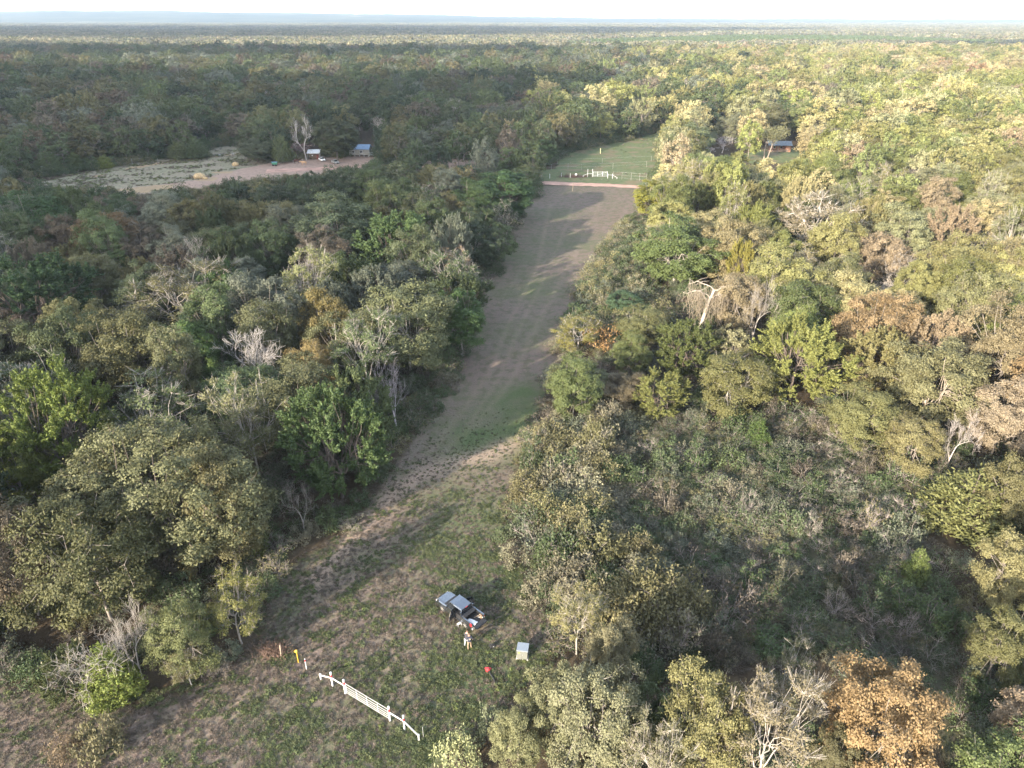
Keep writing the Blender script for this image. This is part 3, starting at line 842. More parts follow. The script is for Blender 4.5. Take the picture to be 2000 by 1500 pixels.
hero('oak', 795, 625, 92, (.115, .125, .06), 15, 'tall grey olive oak at the strip edge above the violet grey bare tree', GL, 0, B_PALE)
hero('bare', 768, 765, 56, OLIVE, 11, 'violet grey bare tree with fine twigs at the strip edge', GL, 1, (.34, .30, .31, 1))
hero('bare', 500, 700, 60, OLIVE, 14, 'white bare tree with many upright limbs in the middle of the wood', GL, 0, (.42, .39, .37, 1))
hero('oak', 520, 655, 62, OLIVE, 14, 'olive oak right behind the white bare tree', GL, 1)
hero('sparse', 485, 830, 72, OLIVE, 14, 'thin olive tree with a tall visible stem below the white bare tree', GL, 0, B_PALE)
hero('dense', 365, 690, 55, (.095, .14, .045), 12, 'bright green rounded tree near the middle of the wood', GL, 0)
hero('oak', 240, 700, 78, (.105, .105, .045), 13, 'dull olive oak beside the bright green rounded tree', GL, 2)
hero('sparse', 360, 590, 88, OLIVE2, 14, 'wide olive tree with a fan of bare limbs in its top', GL, 2, B_PALE)
hero('bare', 400, 585, 42, OLIVE, 14, 'bare pale limbs rising through the wide olive tree', GL, 1)
hero('sparse', 605, 560, 62, (.17, .18, .075), 15, 'pale yellow green ragged tree standing over the wood', GL, 0, B_PALE)
hero('plume', 60, 590, 115, (.05, .085, .032), 16, 'massive dark green tree near the photo edge', GL, 1)
hero('dense', 440, 575, 45, (.07, .115, .04), 14, 'mid green round crown touching the fan of bare limbs', GL, 0)
hero('bare', 575, 512, 45, OLIVE, 15, 'grey dead top with twisted limbs behind the ragged pale tree', GL, 2)
hero('bare', 378, 510, 28, OLIVE, 14, 'small grey dead top poking out above the wood', GL, 0)
hero('plume', 775, 480, 78, (.075, .115, .042), 15, 'broad green tree over the far middle of the wood', GL, 1)
hero('oak', 655, 455, 82, (.10, .13, .07), 15, 'broad grey green oak beside the broad green tree', GL, 2)
hero('sparse', 885, 520, 34, TAN, 11, 'tan leafless looking tree by the strip edge', GL, 1)
hero('tall', 900, 620, 45, (.055, .085, .028), 12, 'dark green tree leaning over the strip edge', GL, 0)
hero('bush', 865, 690, 30, GREEN, 5, 'dark green bush filling the strip edge under the leaning tree', GL, 0)
hero('dense', 985, 375, 55, (.045, .075, .028), 14, 'dark green tree closing the wood by the dirt road', GL, 0)
hero('tall', 925, 395, 48, (.055, .085, .03), 14, 'dark elm second from the dirt road along the strip', GL, 1)
hero('oak', 210, 465, 66, (.15, .105, .05), 14, 'rusty brown oak near the hay field', GL, 1)
hero('tall', 60, 430, 66, (.055, .09, .032), 16, 'tall green tree with visible dark trunks near the photo edge', GL, 1)
hero('oak', 30, 1090, 78, BROWNG, 12, 'brownish half bare oak cut by the photo edge', GL, 2)
hero('bare', 585, 985, 40, OLIVE, 7, 'low grey bare tree in shade under the deep green round tree', GL, 1, B_GREY)
hero('bush', 500, 1060, 30, (.09, .115, .03), 3.5, 'yellow green bush at the dark edge of the clearing', GL, 2)
hero('bush', 640, 1010, 26, GREEN, 3, 'dark green bush at the foot of the deep green round tree', GL, 0)
# --- beyond and around the thicket on the other side
hero('plume', 1445, 525, 26, (.27, .26, .06), 13, 'small bright yellow crown above the vine hung snag', GR, 1)
hero('oak', 1440, 580, 55, (.22, .18, .11), 11, 'tan vine covered tree right behind the broken snag', GR, 1)
hero('plume', 1340, 685, 60, (.115, .14, .045), 9, 'fresh green spiky tree at the foot of the broken snag', GR, 0)
hero('plume', 1560, 700, 86, (.145, .155, .048), 13, 'bright yellow green tree with horizontal sprays beyond the thicket', GR, 1)
hero('oak', 1715, 640, 72, (.20, .145, .08), 13, 'brown orange oak beside the bright yellow green tree', GR, 0)
hero('oak', 1825, 735, 90, (.185, .175, .09), 13, 'large pale olive oak in front of the paler one on the photo edge', GR, 0, (.34, .29, .24, 1))
hero('oak', 1975, 680, 85, (.24, .21, .12), 15, 'pale tan oak cut by the photo edge', GR, 2)
hero('oak', 1785, 860, 55, (.165, .155, .07), 8, 'olive oak leaning over the thicket between the large pale oak and the wide cedar', GR, 1)
hero('oak', 1990, 960, 55, (.15, .145, .065), 10, 'dull olive oak cut by the photo edge right above the wide cedar', GR, 0)
hero('oak', 1900, 600, 62, (.16, .16, .075), 14, 'broad olive oak standing behind the pale tan edge oak', GR, 1)
hero('oak', 1640, 560, 58, (.17, .17, .08), 13, 'pale olive oak behind the brown orange one', GR, 1)
hero('tall', 1320, 480, 72, (.085, .11, .038), 15, 'big green tree at the corner of the strip with a pale stem', GR, 1, B_PALE)
hero('sparse', 1590, 440, 70, (.21, .175, .115), 14, 'tan tree with a fan of pale bare limbs, in the upper wood', GR, 2, (.5, .45, .4, 1))
hero('oak', 1755, 465, 60, (.18, .18, .095), 13, 'flat topped pale olive oak in the upper wood', GR, 2)
hero('bare', 1860, 490, 66, OLIVE, 13, 'spreading bare tree with cream limbs near the photo edge', GR, 2, (.40, .35, .30, 1))
hero('bare', 1715, 545, 40, OLIVE, 11, 'low cream bare limbs behind the brown orange oak', GR, 2, (.55, .49, .42, 1))
hero('cedar', 1895, 980, 82, (.145, .145, .055), 9, 'wide yellow green cedar at the thicket edge', GR, 1)
hero('oak', 1990, 1110, 62, (.16, .15, .07), 9, 'olive oak on the photo edge below the wide cedar', GR, 0)
hero('bare', 1870, 850, 44, OLIVE, 9, 'grey bare tree with drooping twigs above the wide cedar', GR, 1, (.42, .38, .36, 1))
hero('oak', 1965, 810, 66, (.21, .175, .12), 11, 'dry tan tree cut by the photo edge beside the grey bare tree', GR, 1)
hero('sparse', 1130, 650, 48, (.22, .20, .055), 5.5, 'yellow and orange small tree leaning into the strip', GR, 0)
hero('bush', 1170, 655, 34, (.26, .15, .07), 4.5, 'orange brown bush grown into the leaning yellow tree', GR, 1)
hero('dense', 1130, 745, 62, (.14, .145, .07), 5.5, 'big rounded olive bush standing at the strip edge', GR, 0)
hero('oak', 1215, 760, 45, (.16, .135, .085), 5.5, 'brownish rounded bush behind the big olive one', GR, 1)
hero('tall', 1275, 385, 34, (.19, .20, .04), 11, 'bright yellow green tree where the dirt road enters the wood', GR, 0)
hero('oak', 1250, 640, 45, (.155, .16, .07), 7, 'olive tree with a sideways pale limb before the broken snag', GR, 2, B_PALE)
hero('dense', 1220, 590, 32, (.07, .115, .06), 5, 'blue green sumac like clump beyond the leaning yellow tree', GR, 0)
hero('plume', 1290, 770, 55, (.15, .155, .05), 7, 'olive yellow tree at the near edge before the thicket', GR, 1)
hero('oak', 1440, 740, 74, (.16, .155, .06), 9, 'olive tree with thin pale stems at the thicket back edge', GR, 1, B_PALE)
hero('oak', 1680, 815, 62, (.13, .13, .055), 8, 'olive oak filling the thicket corner', GR, 2)
hero('cedar', 1480, 850, 24, (.08, .12, .035), 4, 'small dark green cedar standing alone in the thicket', GR, 2)
hero('cedar', 1790, 1110, 28, (.10, .125, .04), 4.5, 'small cedar in the shade near the thicket far side', GR, 0)
# --- near grove
hero('oak', 1722, 1395, 102, ORANGE, 11.5, 'orange autumn tree standing out at the thicket corner', GN, 0)
hero('oak', 1170, 1400, 88, (.135, .135, .078), 10.5, 'large olive tan tree with hanging pale branches by the utility box', GN, 1, B_PALE)
hero('oak', 1082, 1372, 60, (.125, .13, .07), 9, 'olive tree overhanging the utility box', GN, 0, B_PALE)
hero('sparse', 1130, 1210, 52, (.19, .17, .08), 7, 'tall narrow yellow olive tree behind the utility box', GN, 2)
hero('oak', 1195, 1290, 48, (.17, .16, .09), 8, 'tan olive crown between the box and the thicket', GN, 2)
hero('oak', 1380, 1420, 80, (.145, .135, .06), 12, 'yellow olive tree beside the dark gap of the near grove', GN, 1)
hero('sparse', 1500, 1440, 84, (.15, .13, .08), 12, 'brownish yellow tree next to the orange autumn tree', GN, 2)
hero('sparse', 1540, 1330, 56, (.11, .11, .06), 10, 'dark olive tree with one pale twig above the near grove', GN, 1)
hero('tall', 1270, 1390, 40, (.07, .09, .04), 7, 'small dark tree in the shade between the large near trees', GN, 0)
hero('sparse', 1285, 1480, 60, (.17, .165, .10), 11, 'pale olive tree with a twisted bare limb at the bottom edge', GN, 1, B_PALE)
hero('bush', 900, 1470, 46, (.22, .23, .12), 3.6, 'pale silvery bush at the end of the white pipe fence', GN, 0)
hero('bush', 955, 1420, 34, (.17, .185, .11), 3.4, 'pale grey green bush in the grass by the grove', GN, 2)
hero('oak', 1010, 1440, 52, (.135, .14, .07), 6.5, 'olive tree at the bottom edge beside the pale bushes', GN, 2)
hero('oak', 1640, 1480, 40, (.10, .095, .05), 7, 'dark olive tree at the foot of the orange autumn tree', GN, 0)
hero('tall', 1960, 1250, 45, (.12, .12, .05), 9, 'tall olive tree on the photo edge by the shaded hollow', GN, 1)
# --- homestead and meadow
hero('dense', 655, 266, 40, (.085, .098, .05), 15.5, 'big round dark oak shading the homestead yard', GF, 0)
hero('cedar', 350, 293, 24, (.12, .14, .06), 8.5, 'spreading cedar on the upper edge of the hay field', GF, 1)
hero('cedar', 385, 292, 24, (.07, .09, .04), 8.5, 'dark cedar touching the spreading cedar by the hay field', GF, 0)
hero('cedar', 93, 322, 26, (.08, .10, .045), 8, 'dark cedar at the hay field corner', GF, 2)
hero('cedar', 146, 318, 16, (.10, .13, .04), 7, 'slim olive cedar at the hay field edge', GF, 0)
hero('cedar', 203, 316, 16, (.15, .18, .04), 6, 'small bright green cedar at the hay field edge', GF, 1)
hero('dense', 500, 290, 32, (.13, .145, .085), 9, 'grey green many stemmed tree by the green cart', GF, 0)
hero('cedar', 550, 296, 22, (.10, .115, .05), 10, 'dark upright cedar beside the cattle', GF, 2)
hero('bare', 592, 262, 28, OLIVE, 17, 'tall white limbed bare tree behind the white roofed shed', GF, 1, (.5, .46, .44, 1))
hero('sparse', 588, 290, 22, (.20, .13, .11), 6, 'reddish brown half bare tree beside the shed', GF, 1)
hero('tall', 566, 235, 26, (.11, .14, .05), 16, 'light green rounded tree behind the homestead', GF, 0)
hero('sparse', 785, 288, 18, (.16, .145, .09), 9, 'thin tan tree beside the blue roofed house', GF, 0)
hero('sparse', 842, 292, 11, (.11, .14, .07), 8, 'slim pale green sapling on the bare lane', GF, 1)
hero('bare', 905, 285, 20, OLIVE, 10, 'pinkish bare tree in the tree line behind the lane', GF, 0, (.42, .36, .35, 1))
hero('bare', 985, 280, 16, OLIVE, 10, 'thin pale bare tree near the meadow corner', GF, 1)
hero('tall', 1030, 300, 24, (.09, .11, .06), 10, 'grey green tree at the meadow corner by the wire fence', GF, 2)
hero('tall', 1062, 290, 22, (.08, .115, .045), 10, 'green tree on the meadow corner', GF, 1)
hero('oak', 1340, 270, 46, (.105, .125, .06), 14, 'large grey green oak overhanging the meadow', GF, 0)
hero('oak', 1500, 235, 42, (.155, .15, .075), 16, 'tall olive oak with leaning trunks over the red cabin', GF, 1)
hero('oak', 1575, 232, 36, (.14, .155, .06), 15, 'light olive oak right behind the red cabin', GF, 2)
hero('oak', 1435, 245, 32, (.125, .125, .075), 13, 'grey olive oak beside the pile of dead limbs', GF, 0)
hero('sparse', 1620, 265, 30, (.13, .14, .065), 11, 'spreading olive tree with pale limbs beyond the cabin', GF, 2, B_PALE)
for i, (px, py, col, lab) in enumerate(((1390, 290, 0, 'heap of dead grey limbs beside the cabin lawn'), (1412, 284, 0, 'dead fallen crown with upright grey limbs near the cabin lawn'))):
    hero('bare', px, py, 26, OLIVE, 7, lab, GF, 2 + i, (.45, .41, .42, 1), zf=.45)

# --- the broken snag hung with vines
def snag():
    rng = np.random.default_rng(9); p = at(1362, 660)
    r = empty('dead_snag', p, 0, 'broken pale snag leaning and hung with dry tan vines', 'tree', GR)
    S = []
    top = np.array((2.2, 1.0, 8.8))
    t = path((0, 0, -.3), top, (-.5, 0, .2), .42, .24, 6, rng, S, .04)
    tips = []
    for d, L, k in (((-5.4, .3, -.6), .12, 4), ((-4.2, 1.2, .8), .1, 3), ((4.4, .2, -.5), .12, 3), ((3.2, 1, .6), .08, 5), ((-3.0, -.8, .1), .09, 2), ((2.0, -1.0, -1.0), .09, 1)):
        s = np.array(t[6 - k % 3]); e = top + np.array(d)
        q = path(s, e, (0, 0, 1.5), L, .03, 7, rng, S, .12); tips += q[2:]
        for z in q[3:]: path(z, z + rng.normal(0, .9, 3), (0, 0, .2), .04, .01, 3, rng, S, .06)
    m1 = link('trunk', trunk_mesh('trunk', S, 7), r); m1.color = (.38, .33, .28, 1)
    C = []; Vn = []
    for q in tips + t[3:]:
        for _ in range(int(rng.choice([2, 5, 9, 14]))):
            x, y = q[0] + rng.normal(0, .5), q[1] + rng.normal(0, .6); ln = rng.uniform(.5, 2.2) * rng.uniform(1, 3.2)
            z = q[2] + rng.normal(0, .25); prev = np.array([x, y, z])
            while z > max(.6, q[2] - ln):
                nx = prev + np.array([rng.normal(0, .15), rng.normal(0, .15), -.42]); Vn.append([*prev, *nx, .022, .018]); prev = nx; z = nx[2]
                for _k in range(2): C.append(prev + rng.normal(0, .12, 3))
    V, F = tubes(Vn, 3)
    vn = link('vines', quads_mesh('vines', V, F, [BARK]), r); vn.color = (.28, .235, .185, 1)
    C = np.array(C); V, F = leaves(C, rng.normal(size=C.shape), .085, rng)
    lf = link('dry_leaves', crown_mesh('dry_leaves', V, F, rng.random(len(F))), r); lf.color = (.19, .16, .10, 1); lf['kind'] = 'stuff'
    PLACED.append((p.x + 1, p.y, 5))


snag()

# ------------------------------------------------------------------ the rest of the woods
def ok_silhouette(X, Y, R, Ht):
    """False for trees that would stand in, or in front of, ground the photograph shows open"""
    good = np.ones(len(X), bool)
    for dx, dz in ((0, 0), (0, 1.0), (0, .7), (-.8, .62), (.8, .62), (-.65, .35), (.65, .35), (-.6, .88), (.6, .88), (0, .3)):
        pp, _ = project(np.stack([X + dx * R, Y, dz * Ht], 1))
        for poly in CLEAR: good &= ~inside(poly, pp)
    return good


def sample(n, ymin, ymax, side, dmin, rng, existing):
    cell = dmin; grid = {}
    for i, (x, y, r) in enumerate(existing): grid.setdefault((int(x // cell), int(y // cell)), []).append((x, y, max(dmin * .5, r * .85)))
    out = []
    u = rng.random(n); yy = np.sqrt(ymin * ymin + u * (ymax * ymax - ymin * ymin)) if ymin > 0 else rng.uniform(ymin, ymax, n)
    xx = rng.uniform(-1, 1, n) * (side + .80 * yy)
    rr = int(math.ceil(9 / cell))
    for x, y in zip(xx, yy):
        k = (int(x // cell), int(y // cell)); bad = False
        for a in range(-rr, rr + 1):
            for b in range(-rr, rr + 1):
                for (qx, qy, qr) in grid.get((k[0] + a, k[1] + b), ()):
                    if (qx - x) ** 2 + (qy - y) ** 2 < (max(dmin, qr + dmin * .4)) ** 2: bad = True; break
                if bad: break
            if bad: break
        if bad: continue
        grid.setdefault(k, []).append((x, y, dmin * .5)); out.append((x, y))
    return np.array(out)


PAL_L = [(OLIVE, 3), (GREEN, 4), (GREEN2, 3), (DARK, 2), (GREY, 2.5), (OLIVE2, 2), (BROWNG, 1), ((.085, .10, .05), 3), (GREYB, 1)]
PAL_R = [((.19, .18, .075), 4.5), ((.15, .16, .055), 3.5), ((.25, .22, .115), 3), ((.11, .13, .048), 2), (YGREEN, 1.4), ((.25, .20, .13), 1.6), (RUST, .25), ((.20, .20, .11), 2)]
COLNAME = {OLIVE: 'olive', GREEN: 'mid green', GREEN2: 'fresh green', DARK: 'dark green', GREY: 'grey green', OLIVE2: 'khaki', BROWNG: 'brownish', (.085, .10, .05): 'dull green', GREYB: 'greyish tan',
           (.19, .18, .075): 'light olive', (.15, .16, .055): 'warm green', (.25, .22, .115): 'pale khaki', (.11, .13, .048): 'green', YGREEN: 'yellow green', (.25, .20, .13): 'tan', RUST: 'rusty', (.20, .20, .11): 'pale grey green'}


def pick(pal, rng):
    w = np.array([p[1] for p in pal], float); return pal[rng.choice(len(pal), p=w / w.sum())][0]


ORD = ['first', 'second', 'third', 'fourth', 'fifth', 'sixth', 'seventh', 'eighth', 'ninth', 'tenth', 'eleventh', 'twelfth', 'thirteenth', 'fourteenth', 'fifteenth', 'sixteenth', 'seventeenth',
       'eighteenth', 'nineteenth', 'twentieth', 'twenty-first', 'twenty-second', 'twenty-third', 'twenty-fourth', 'twenty-fifth', 'twenty-sixth', 'twenty-seventh', 'twenty-eighth', 'twenty-ninth', 'thirtieth']
FORM = {'oak': 'oak', 'tall': 'upright elm', 'plume': 'feathery tree', 'sparse': 'thinning tree', 'dense': 'round tree', 'cedar': 'cedar', 'bare': 'bare tree'}

rng = np.random.default_rng(77)
mid_x = lambda y: np.interp(y, [30, 60, 95, 150, 230, 330, 5000], [-6, -4, 3, 10, 38, 45, 700])
cand = sample(9000, 30, 330, 30, 7.2, rng, PLACED)
X, Y = cand[:, 0], cand[:, 1]
side_l = X < mid_x(Y)
keep = np.ones(len(X), bool)
keep &= ~((Y < 44) & (X < 4))                 # open ground below and behind the gate
keep &= ~((Y < 50) & (X < 0) & (X > -40))
X, Y, side_l = X[keep], Y[keep], side_l[keep]
recs = []
for x, y, sl in zip(X, Y, side_l):
    k = rng.choice(['oak', 'tall', 'plume', 'sparse', 'dense', 'cedar', 'bare'], p=[.37, .22, .15, .10, .09, .04, .03] if sl else [.42, .12, .16, .15, .07, .03, .05])
    Ht = {'oak': 13, 'tall': 14.5, 'plume': 12.5, 'sparse': 13.5, 'dense': 12, 'cedar': 8, 'bare': 12}[k] * rng.uniform(.82, 1.12)
    R = R0[k] * rng.uniform(.82, 1.15) * (.92 if k != 'cedar' else 1.15)
    if y < 60 and not sl:
        if project([(x, y, 9.0)])[0][0][1] < 1500: Ht *= .65; R *= .75
        else: continue
    recs.append([k, x, y, R, Ht, sl])
for shrink in (1.0, .72, .5):
    todo = [r for r in recs if len(r) == 6]
    if not todo: break
    A = np.array([[r[1], r[2], r[3] * shrink, r[4] * shrink] for r in todo])
    g = ok_silhouette(A[:, 0], A[:, 1], A[:, 2], A[:, 3])
    for r, q in zip(todo, g):
        if q: r[3] *= shrink; r[4] *= shrink; r.append(True)
recs = [r for r in recs if len(r) == 7]
# what the frame shows; the largest of those are trees of their own, the rest belong to the mass
pp, dep = project(np.array([[r[1], r[2], r[4] * .6] for r in recs]))
vis = (pp[:, 0] > -40) & (pp[:, 0] < 2040) & (pp[:, 1] > 0) & (pp[:, 1] < 1560)
order = np.argsort(dep / np.array([r[3] for r in recs]))
n_own = max(0, 296 - sum(1 for o in COL.objects if o.get('category') == 'tree'))
own = [i for i in order if vis[i]][:n_own]
ownset = set(own)
# rows, so that each label says which one
lab = {}
for sl, wood, edge in ((True, 'hay field side wood', 'strip'), (False, 'thicket side wood', 'strip')):
    ids = sorted([i for i in own if recs[i][5] == sl], key=lambda i: recs[i][2])
    per = 12
    for rix in range(0, len(ids), per):
        row = sorted(ids[rix:rix + per], key=lambda i: abs(recs[i][1] - mid_x(recs[i][2])))
        for c, i in enumerate(row):
            lab[i] = f"{ORD[c]} from the strip, {ORD[rix // per]} row of the {wood}"
MASS = []
for i, (k, x, y, R, Ht, sl, _) in enumerate(recs):
    col = pick(PAL_L if sl else PAL_R, rng)
    if k == 'cedar': col = tuple(np.array(CEDARC) * (1.0 if sl else 1.5))
    v = int(rng.integers(0, 3)); rot = rng.uniform(0, 6.28)
    if i in ownset:
        cn = 'pale' if k == 'bare' else ('' if k == 'cedar' else COLNAME[col])
        tree(k, x, y, R, Ht, col, rot, f"{cn} {FORM[k]}, {lab[i]}".strip(), GL if sl else GR, v)
    else:
        PLACED.append((x, y, R)); MASS.append((k, x, y, R, Ht, col, rot, v))
print('own trees', len(own), 'mass', len(MASS))

# ------------------------------------------------------------------ scattering
def scatter(name, protos, pts, rot, scl, idx, label, kind='stuff'):
    pc = bpy.data.collections.new(name + '_shapes')
    for i, (me, col) in enumerate(protos):
        o = bpy.data.objects.new('%s_shape_%03d' % (name, i), me); o.color = (*col[:3], 1); pc.objects.link(o)
    me = bpy.data.meshes.new(name)
    pts = np.ascontiguousarray(pts, np.float32)
    me.vertices.add(len(pts)); me.vertices.foreach_set('co', pts.ravel())
    a = me.attributes.new('rot', 'FLOAT_VECTOR', 'POINT'); a.data.foreach_set('vector', np.ascontiguousarray(rot, np.float32).ravel())
    a = me.attributes.new('scl', 'FLOAT_VECTOR', 'POINT'); a.data.foreach_set('vector', np.ascontiguousarray(scl, np.float32).ravel())
    a = me.attributes.new('idx', 'INT', 'POINT'); a.data.foreach_set('value', np.ascontiguousarray(idx, np.int32))
    pal_ = np.array([(*c[:3], 1.0) for _m, c in protos], np.float32)
    a = me.attributes.new('icol', 'FLOAT_COLOR', 'POINT'); a.data.foreach_set('color', np.ascontiguousarray(pal_[np.asarray(idx, int)]).ravel())
    a = me.attributes.new('scattered', 'FLOAT', 'POINT'); a.data.foreach_set('value', np.ones(len(pts), np.float32))
    o = link(name, me)
    g = bpy.data.node_groups.new(name + '_nodes', 'GeometryNodeTree')
    g.interface.new_socket('Geometry', in_out='INPUT', socket_type='NodeSocketGeometry')
    g.interface.new_socket('Geometry', in_out='OUTPUT', socket_type='NodeSocketGeometry')
    n, l = g.nodes, g.links
    gi, go = n.new('NodeGroupInput'), n.new('NodeGroupOutput')
    ip = n.new('GeometryNodeInstanceOnPoints'); ci = n.new('GeometryNodeCollectionInfo')
    ci.inputs['Collection'].default_value = pc; ci.inputs['Separate Children'].default_value = True; ci.inputs['Reset Children'].default_value = True
    ip.inputs['Pick Instance'].default_value = True
    def na(nm, ty):
        x = n.new('GeometryNodeInputNamedAttribute'); x.data_type = ty; x.inputs['Name'].default_value = nm; return x.outputs['Attribute']
    l.new(gi.outputs[0], ip.inputs['Points']); l.new(ci.outputs[0], ip.inputs['Instance'])
    l.new(na('idx', 'INT'), ip.inputs['Instance Index'])
    er = n.new('FunctionNodeEulerToRotation'); l.new(na('rot', 'FLOAT_VECTOR'), er.inputs[0]); l.new(er.outputs[0], ip.inputs['Rotation'])
    l.new(na('scl', 'FLOAT_VECTOR'), ip.inputs['Scale'])
    l.new(ip.outputs[0], go.inputs[0])
    md = o.modifiers.new('scatter', 'NODES'); md.node_group = g
    return meta(o, label, None, None, kind)


# distant trees: the same shapes with fewer, larger leaf sprays
def far_tree(seed, Ht, R, rz, n=60, leaf=.30, style='round', zmin=-.75):
    a, b = broadleaf(seed, Ht, R, rz, n, 5, 12, leaf, zmin=zmin, style=style, limbs=4, lumpy=.17, pr=.23)
    return join_mesh('far_tree', a, b)


FT = [far_tree(101, 13.5, 6.8, 6.2), far_tree(102, 15.5, 5.8, 7.2), far_tree(103, 12.5, 6.6, 5.8), far_tree(104, 14, 5.8, 6.7, 60, .30, 'plume'), far_tree(105, 14.5, 7.2, 6.2, 66)]
ca, cb = cedar(106, 9, 2.8, 200, 8, .3)
FT.append(join_mesh('far_cedar', ca, cb))
# the mass of trees beyond the individual ones, out to a kilometre
cols_l = [c for c, w in PAL_L for _ in range(max(1, round(w)))]
cols_r = [c for c, w in PAL_R for _ in range(max(1, round(w)))]
protos = []
kinds6 = []
for c in [p[0] for p in PAL_L]:
    for m_ in FT[:5]: protos.append((m_, c))
nL = len(protos)
for c in [p[0] for p in PAL_R]:
    for m_ in FT[:5]: protos.append((m_, tuple(np.array(c) * 1.22 + np.array((.02, .015, .008)))))  # right-hand crowns lightened: sunlit, hazy brightness put into their colour
protos += [(FT[5], CEDARC), (BARE[0][0], (.42, .38, .36)), (BARE[1][0], (.38, .33, .31))]
NP = len(protos)
rng = np.random.default_rng(5)
# beyond the individual ones
far = sample(30000, 326, 1150, 60, 9.8, rng, [p for p in PLACED if p[1] > 300])
fR = rng.uniform(.75, 1.35, len(far))
g = ok_silhouette(far[:, 0], far[:, 1], 5.4 * fR, 13 * fR)
far = far[g]; fR = fR[g]
pts = []; rot = []; scl = []; idx = []
wL = np.array([p[1] for p in PAL_L]); wR = np.array([p[1] for p in PAL_R])
for (x, y), s in zip(far, fR):
    bx = np.interp(y, [300, 700, 1200], [60, 170, 200]) + rng.normal(0, 60)
    left = x < bx
    u = rng.random()
    if u < .03: i = nL + 5 * len(PAL_R)
    elif u < .055: i = NP - 1 - int(rng.integers(0, 2))
    elif left: i = int(rng.choice(len(wL), p=wL / wL.sum())) * 5 + int(rng.integers(0, 5))
    else: i = nL + int(rng.choice(len(wR), p=wR / wR.sum())) * 5 + int(rng.integers(0, 5))
    pts.append((x, y, 0)); rot.append((0, 0, rng.uniform(0, 6.28))); scl.append((s, s, s * rng.uniform(.85, 1.15))); idx.append(i)
for (k, x, y, R, Ht, col, r_, v) in MASS:
    s = Ht / 13.0
    pal = [p[0] for p in PAL_L]; pal2 = [p[0] for p in PAL_R]
    if k == 'cedar': i = nL + 5 * len(PAL_R); s = Ht / 9
    elif k == 'bare': i = NP - 1; s = Ht / 12
    elif col in pal: i = pal.index(col) * 5 + v
    else: i = nL + pal2.index(col) * 5 + v
    pts.append((x, y, 0)); rot.append((0, 0, r_)); scl.append((R / 5.6 if k not in ('cedar', 'bare') else s,) * 2 + (s,)); idx.append(i)
scatter('woods', protos, pts, rot, scl, idx, 'mixed woodland of olive and green crowns running back to the horizon')
print('far trees', len(pts))


# beyond a kilometre: groves of small crowns
def grove(seed, size=62, n=46):
    rng = np.random.default_rng(seed)
    ico_v, ico_f = [], []
    Vs = []; Fs = []; lv = []; ti = []; off = 0
    c = rng.uniform(-size / 2, size / 2, (n, 2)); 
    for (x, y) in c:
        R = rng.uniform(3.6, 6.0); Ht = rng.uniform(9, 15); m_ = 70
        D = dirs_sphere(m_, rng, -.35)
        C = D * np.array([R, R, R * .85]) * rng.uniform(.8, 1.08, (len(D), 1)) + np.array([x, y, Ht - R * .85])
        V, F = leaves(C, D + rng.normal(0, .5, D.shape), 1.15, rng, .8)
        Vs.append(V); Fs.append(F + off); off += len(V); lv.append(rng.random(len(F)) * .9); ti.append(np.full(len(F), rng.random()))
    return crown_mesh('grove', np.concatenate(Vs), np.concatenate(Fs), np.concatenate(lv), FARLEAF, np.concatenate(ti))


GV = [grove(s) for s in (1, 2, 3, 4)]
rng = np.random.default_rng(8)
gy = 1120.0; P_ = []
while gy < 9500:
    st = 46 if gy < 4000 else 46 * (1 + (gy - 4000) / 5000)
    for x in np.arange(-.8 * gy - 60, .8 * gy + 60, st):
        P_.append((x + rng.normal(0, 8), gy + rng.normal(0, 8), st / 46))
    gy += st
P_ = np.array(P_)
nz = np.sin(P_[:, 0] / 310 + 1.3 * np.sin(P_[:, 1] / 520)) * np.sin(P_[:, 1] / 430 + .7 * np.sin(P_[:, 0] / 270))
pp, _ = project(np.stack([P_[:, 0], P_[:, 1], 0 * P_[:, 0]], 1))
field = (nz > .86) & (P_[:, 1] > 1500)
for poly in ([(1150, 84), (1420, 74), (1700, 76), (1980, 88), (1980, 98), (1600, 92), (1300, 96), (1050, 104)],):
    field |= inside(poly, pp)                     # the young pine plantation
field |= P_[:, 1] > 6400 + 0 * P_[:, 0] + 0 * P_[:, 0]
Q = P_[~field]
scatter('distant_woods', [(m_, (.1, .1, .1)) for m_ in GV], np.stack([Q[:, 0], Q[:, 1], 0 * Q[:, 0]], 1), np.stack([0 * Q[:, 0], 0 * Q[:, 0], rng.uniform(0, 6.28, len(Q))], 1),
        np.stack([Q[:, 2], Q[:, 2], 1 + (Q[:, 2] - 1) * .1 + rng.normal(0, .08, len(Q))], 1), rng.integers(0, 4, len(Q)), 'woodland beyond the near woods fading into haze')
# pine plantation: even rows of young bright pines
pine = far_tree(140, 6, 2.2, 2.6, 16, .55, 'plume')
pl = world_poly([(1150, 84), (1420, 74), (1700, 76), (1980, 88), (1980, 98), (1600, 92), (1300, 96), (1050, 104)])
x0, y0 = pl.min(0); x1, y1 = pl.max(0)
gx, gy_ = np.meshgrid(np.arange(x0, x1, 9.0), np.arange(y0, y1, 7.0)); G = np.stack([gx.ravel(), gy_.ravel()], 1); G = G[inside(pl, G)]; G += rng.normal(0, .6, G.shape)
scatter('pine_plantation', [(pine, (.125, .165, .06)), (pine, (.11, .15, .06))], np.stack([G[:, 0], G[:, 1], 0 * G[:, 0]], 1), np.stack([0 * G[:, 0], 0 * G[:, 0], rng.uniform(0, 6.28, len(G))], 1),
        np.tile(rng.uniform(1.1, 1.6, (len(G), 1)), (1, 3)), rng.integers(0, 2, len(G)), 'rows of young bright green pines far off')

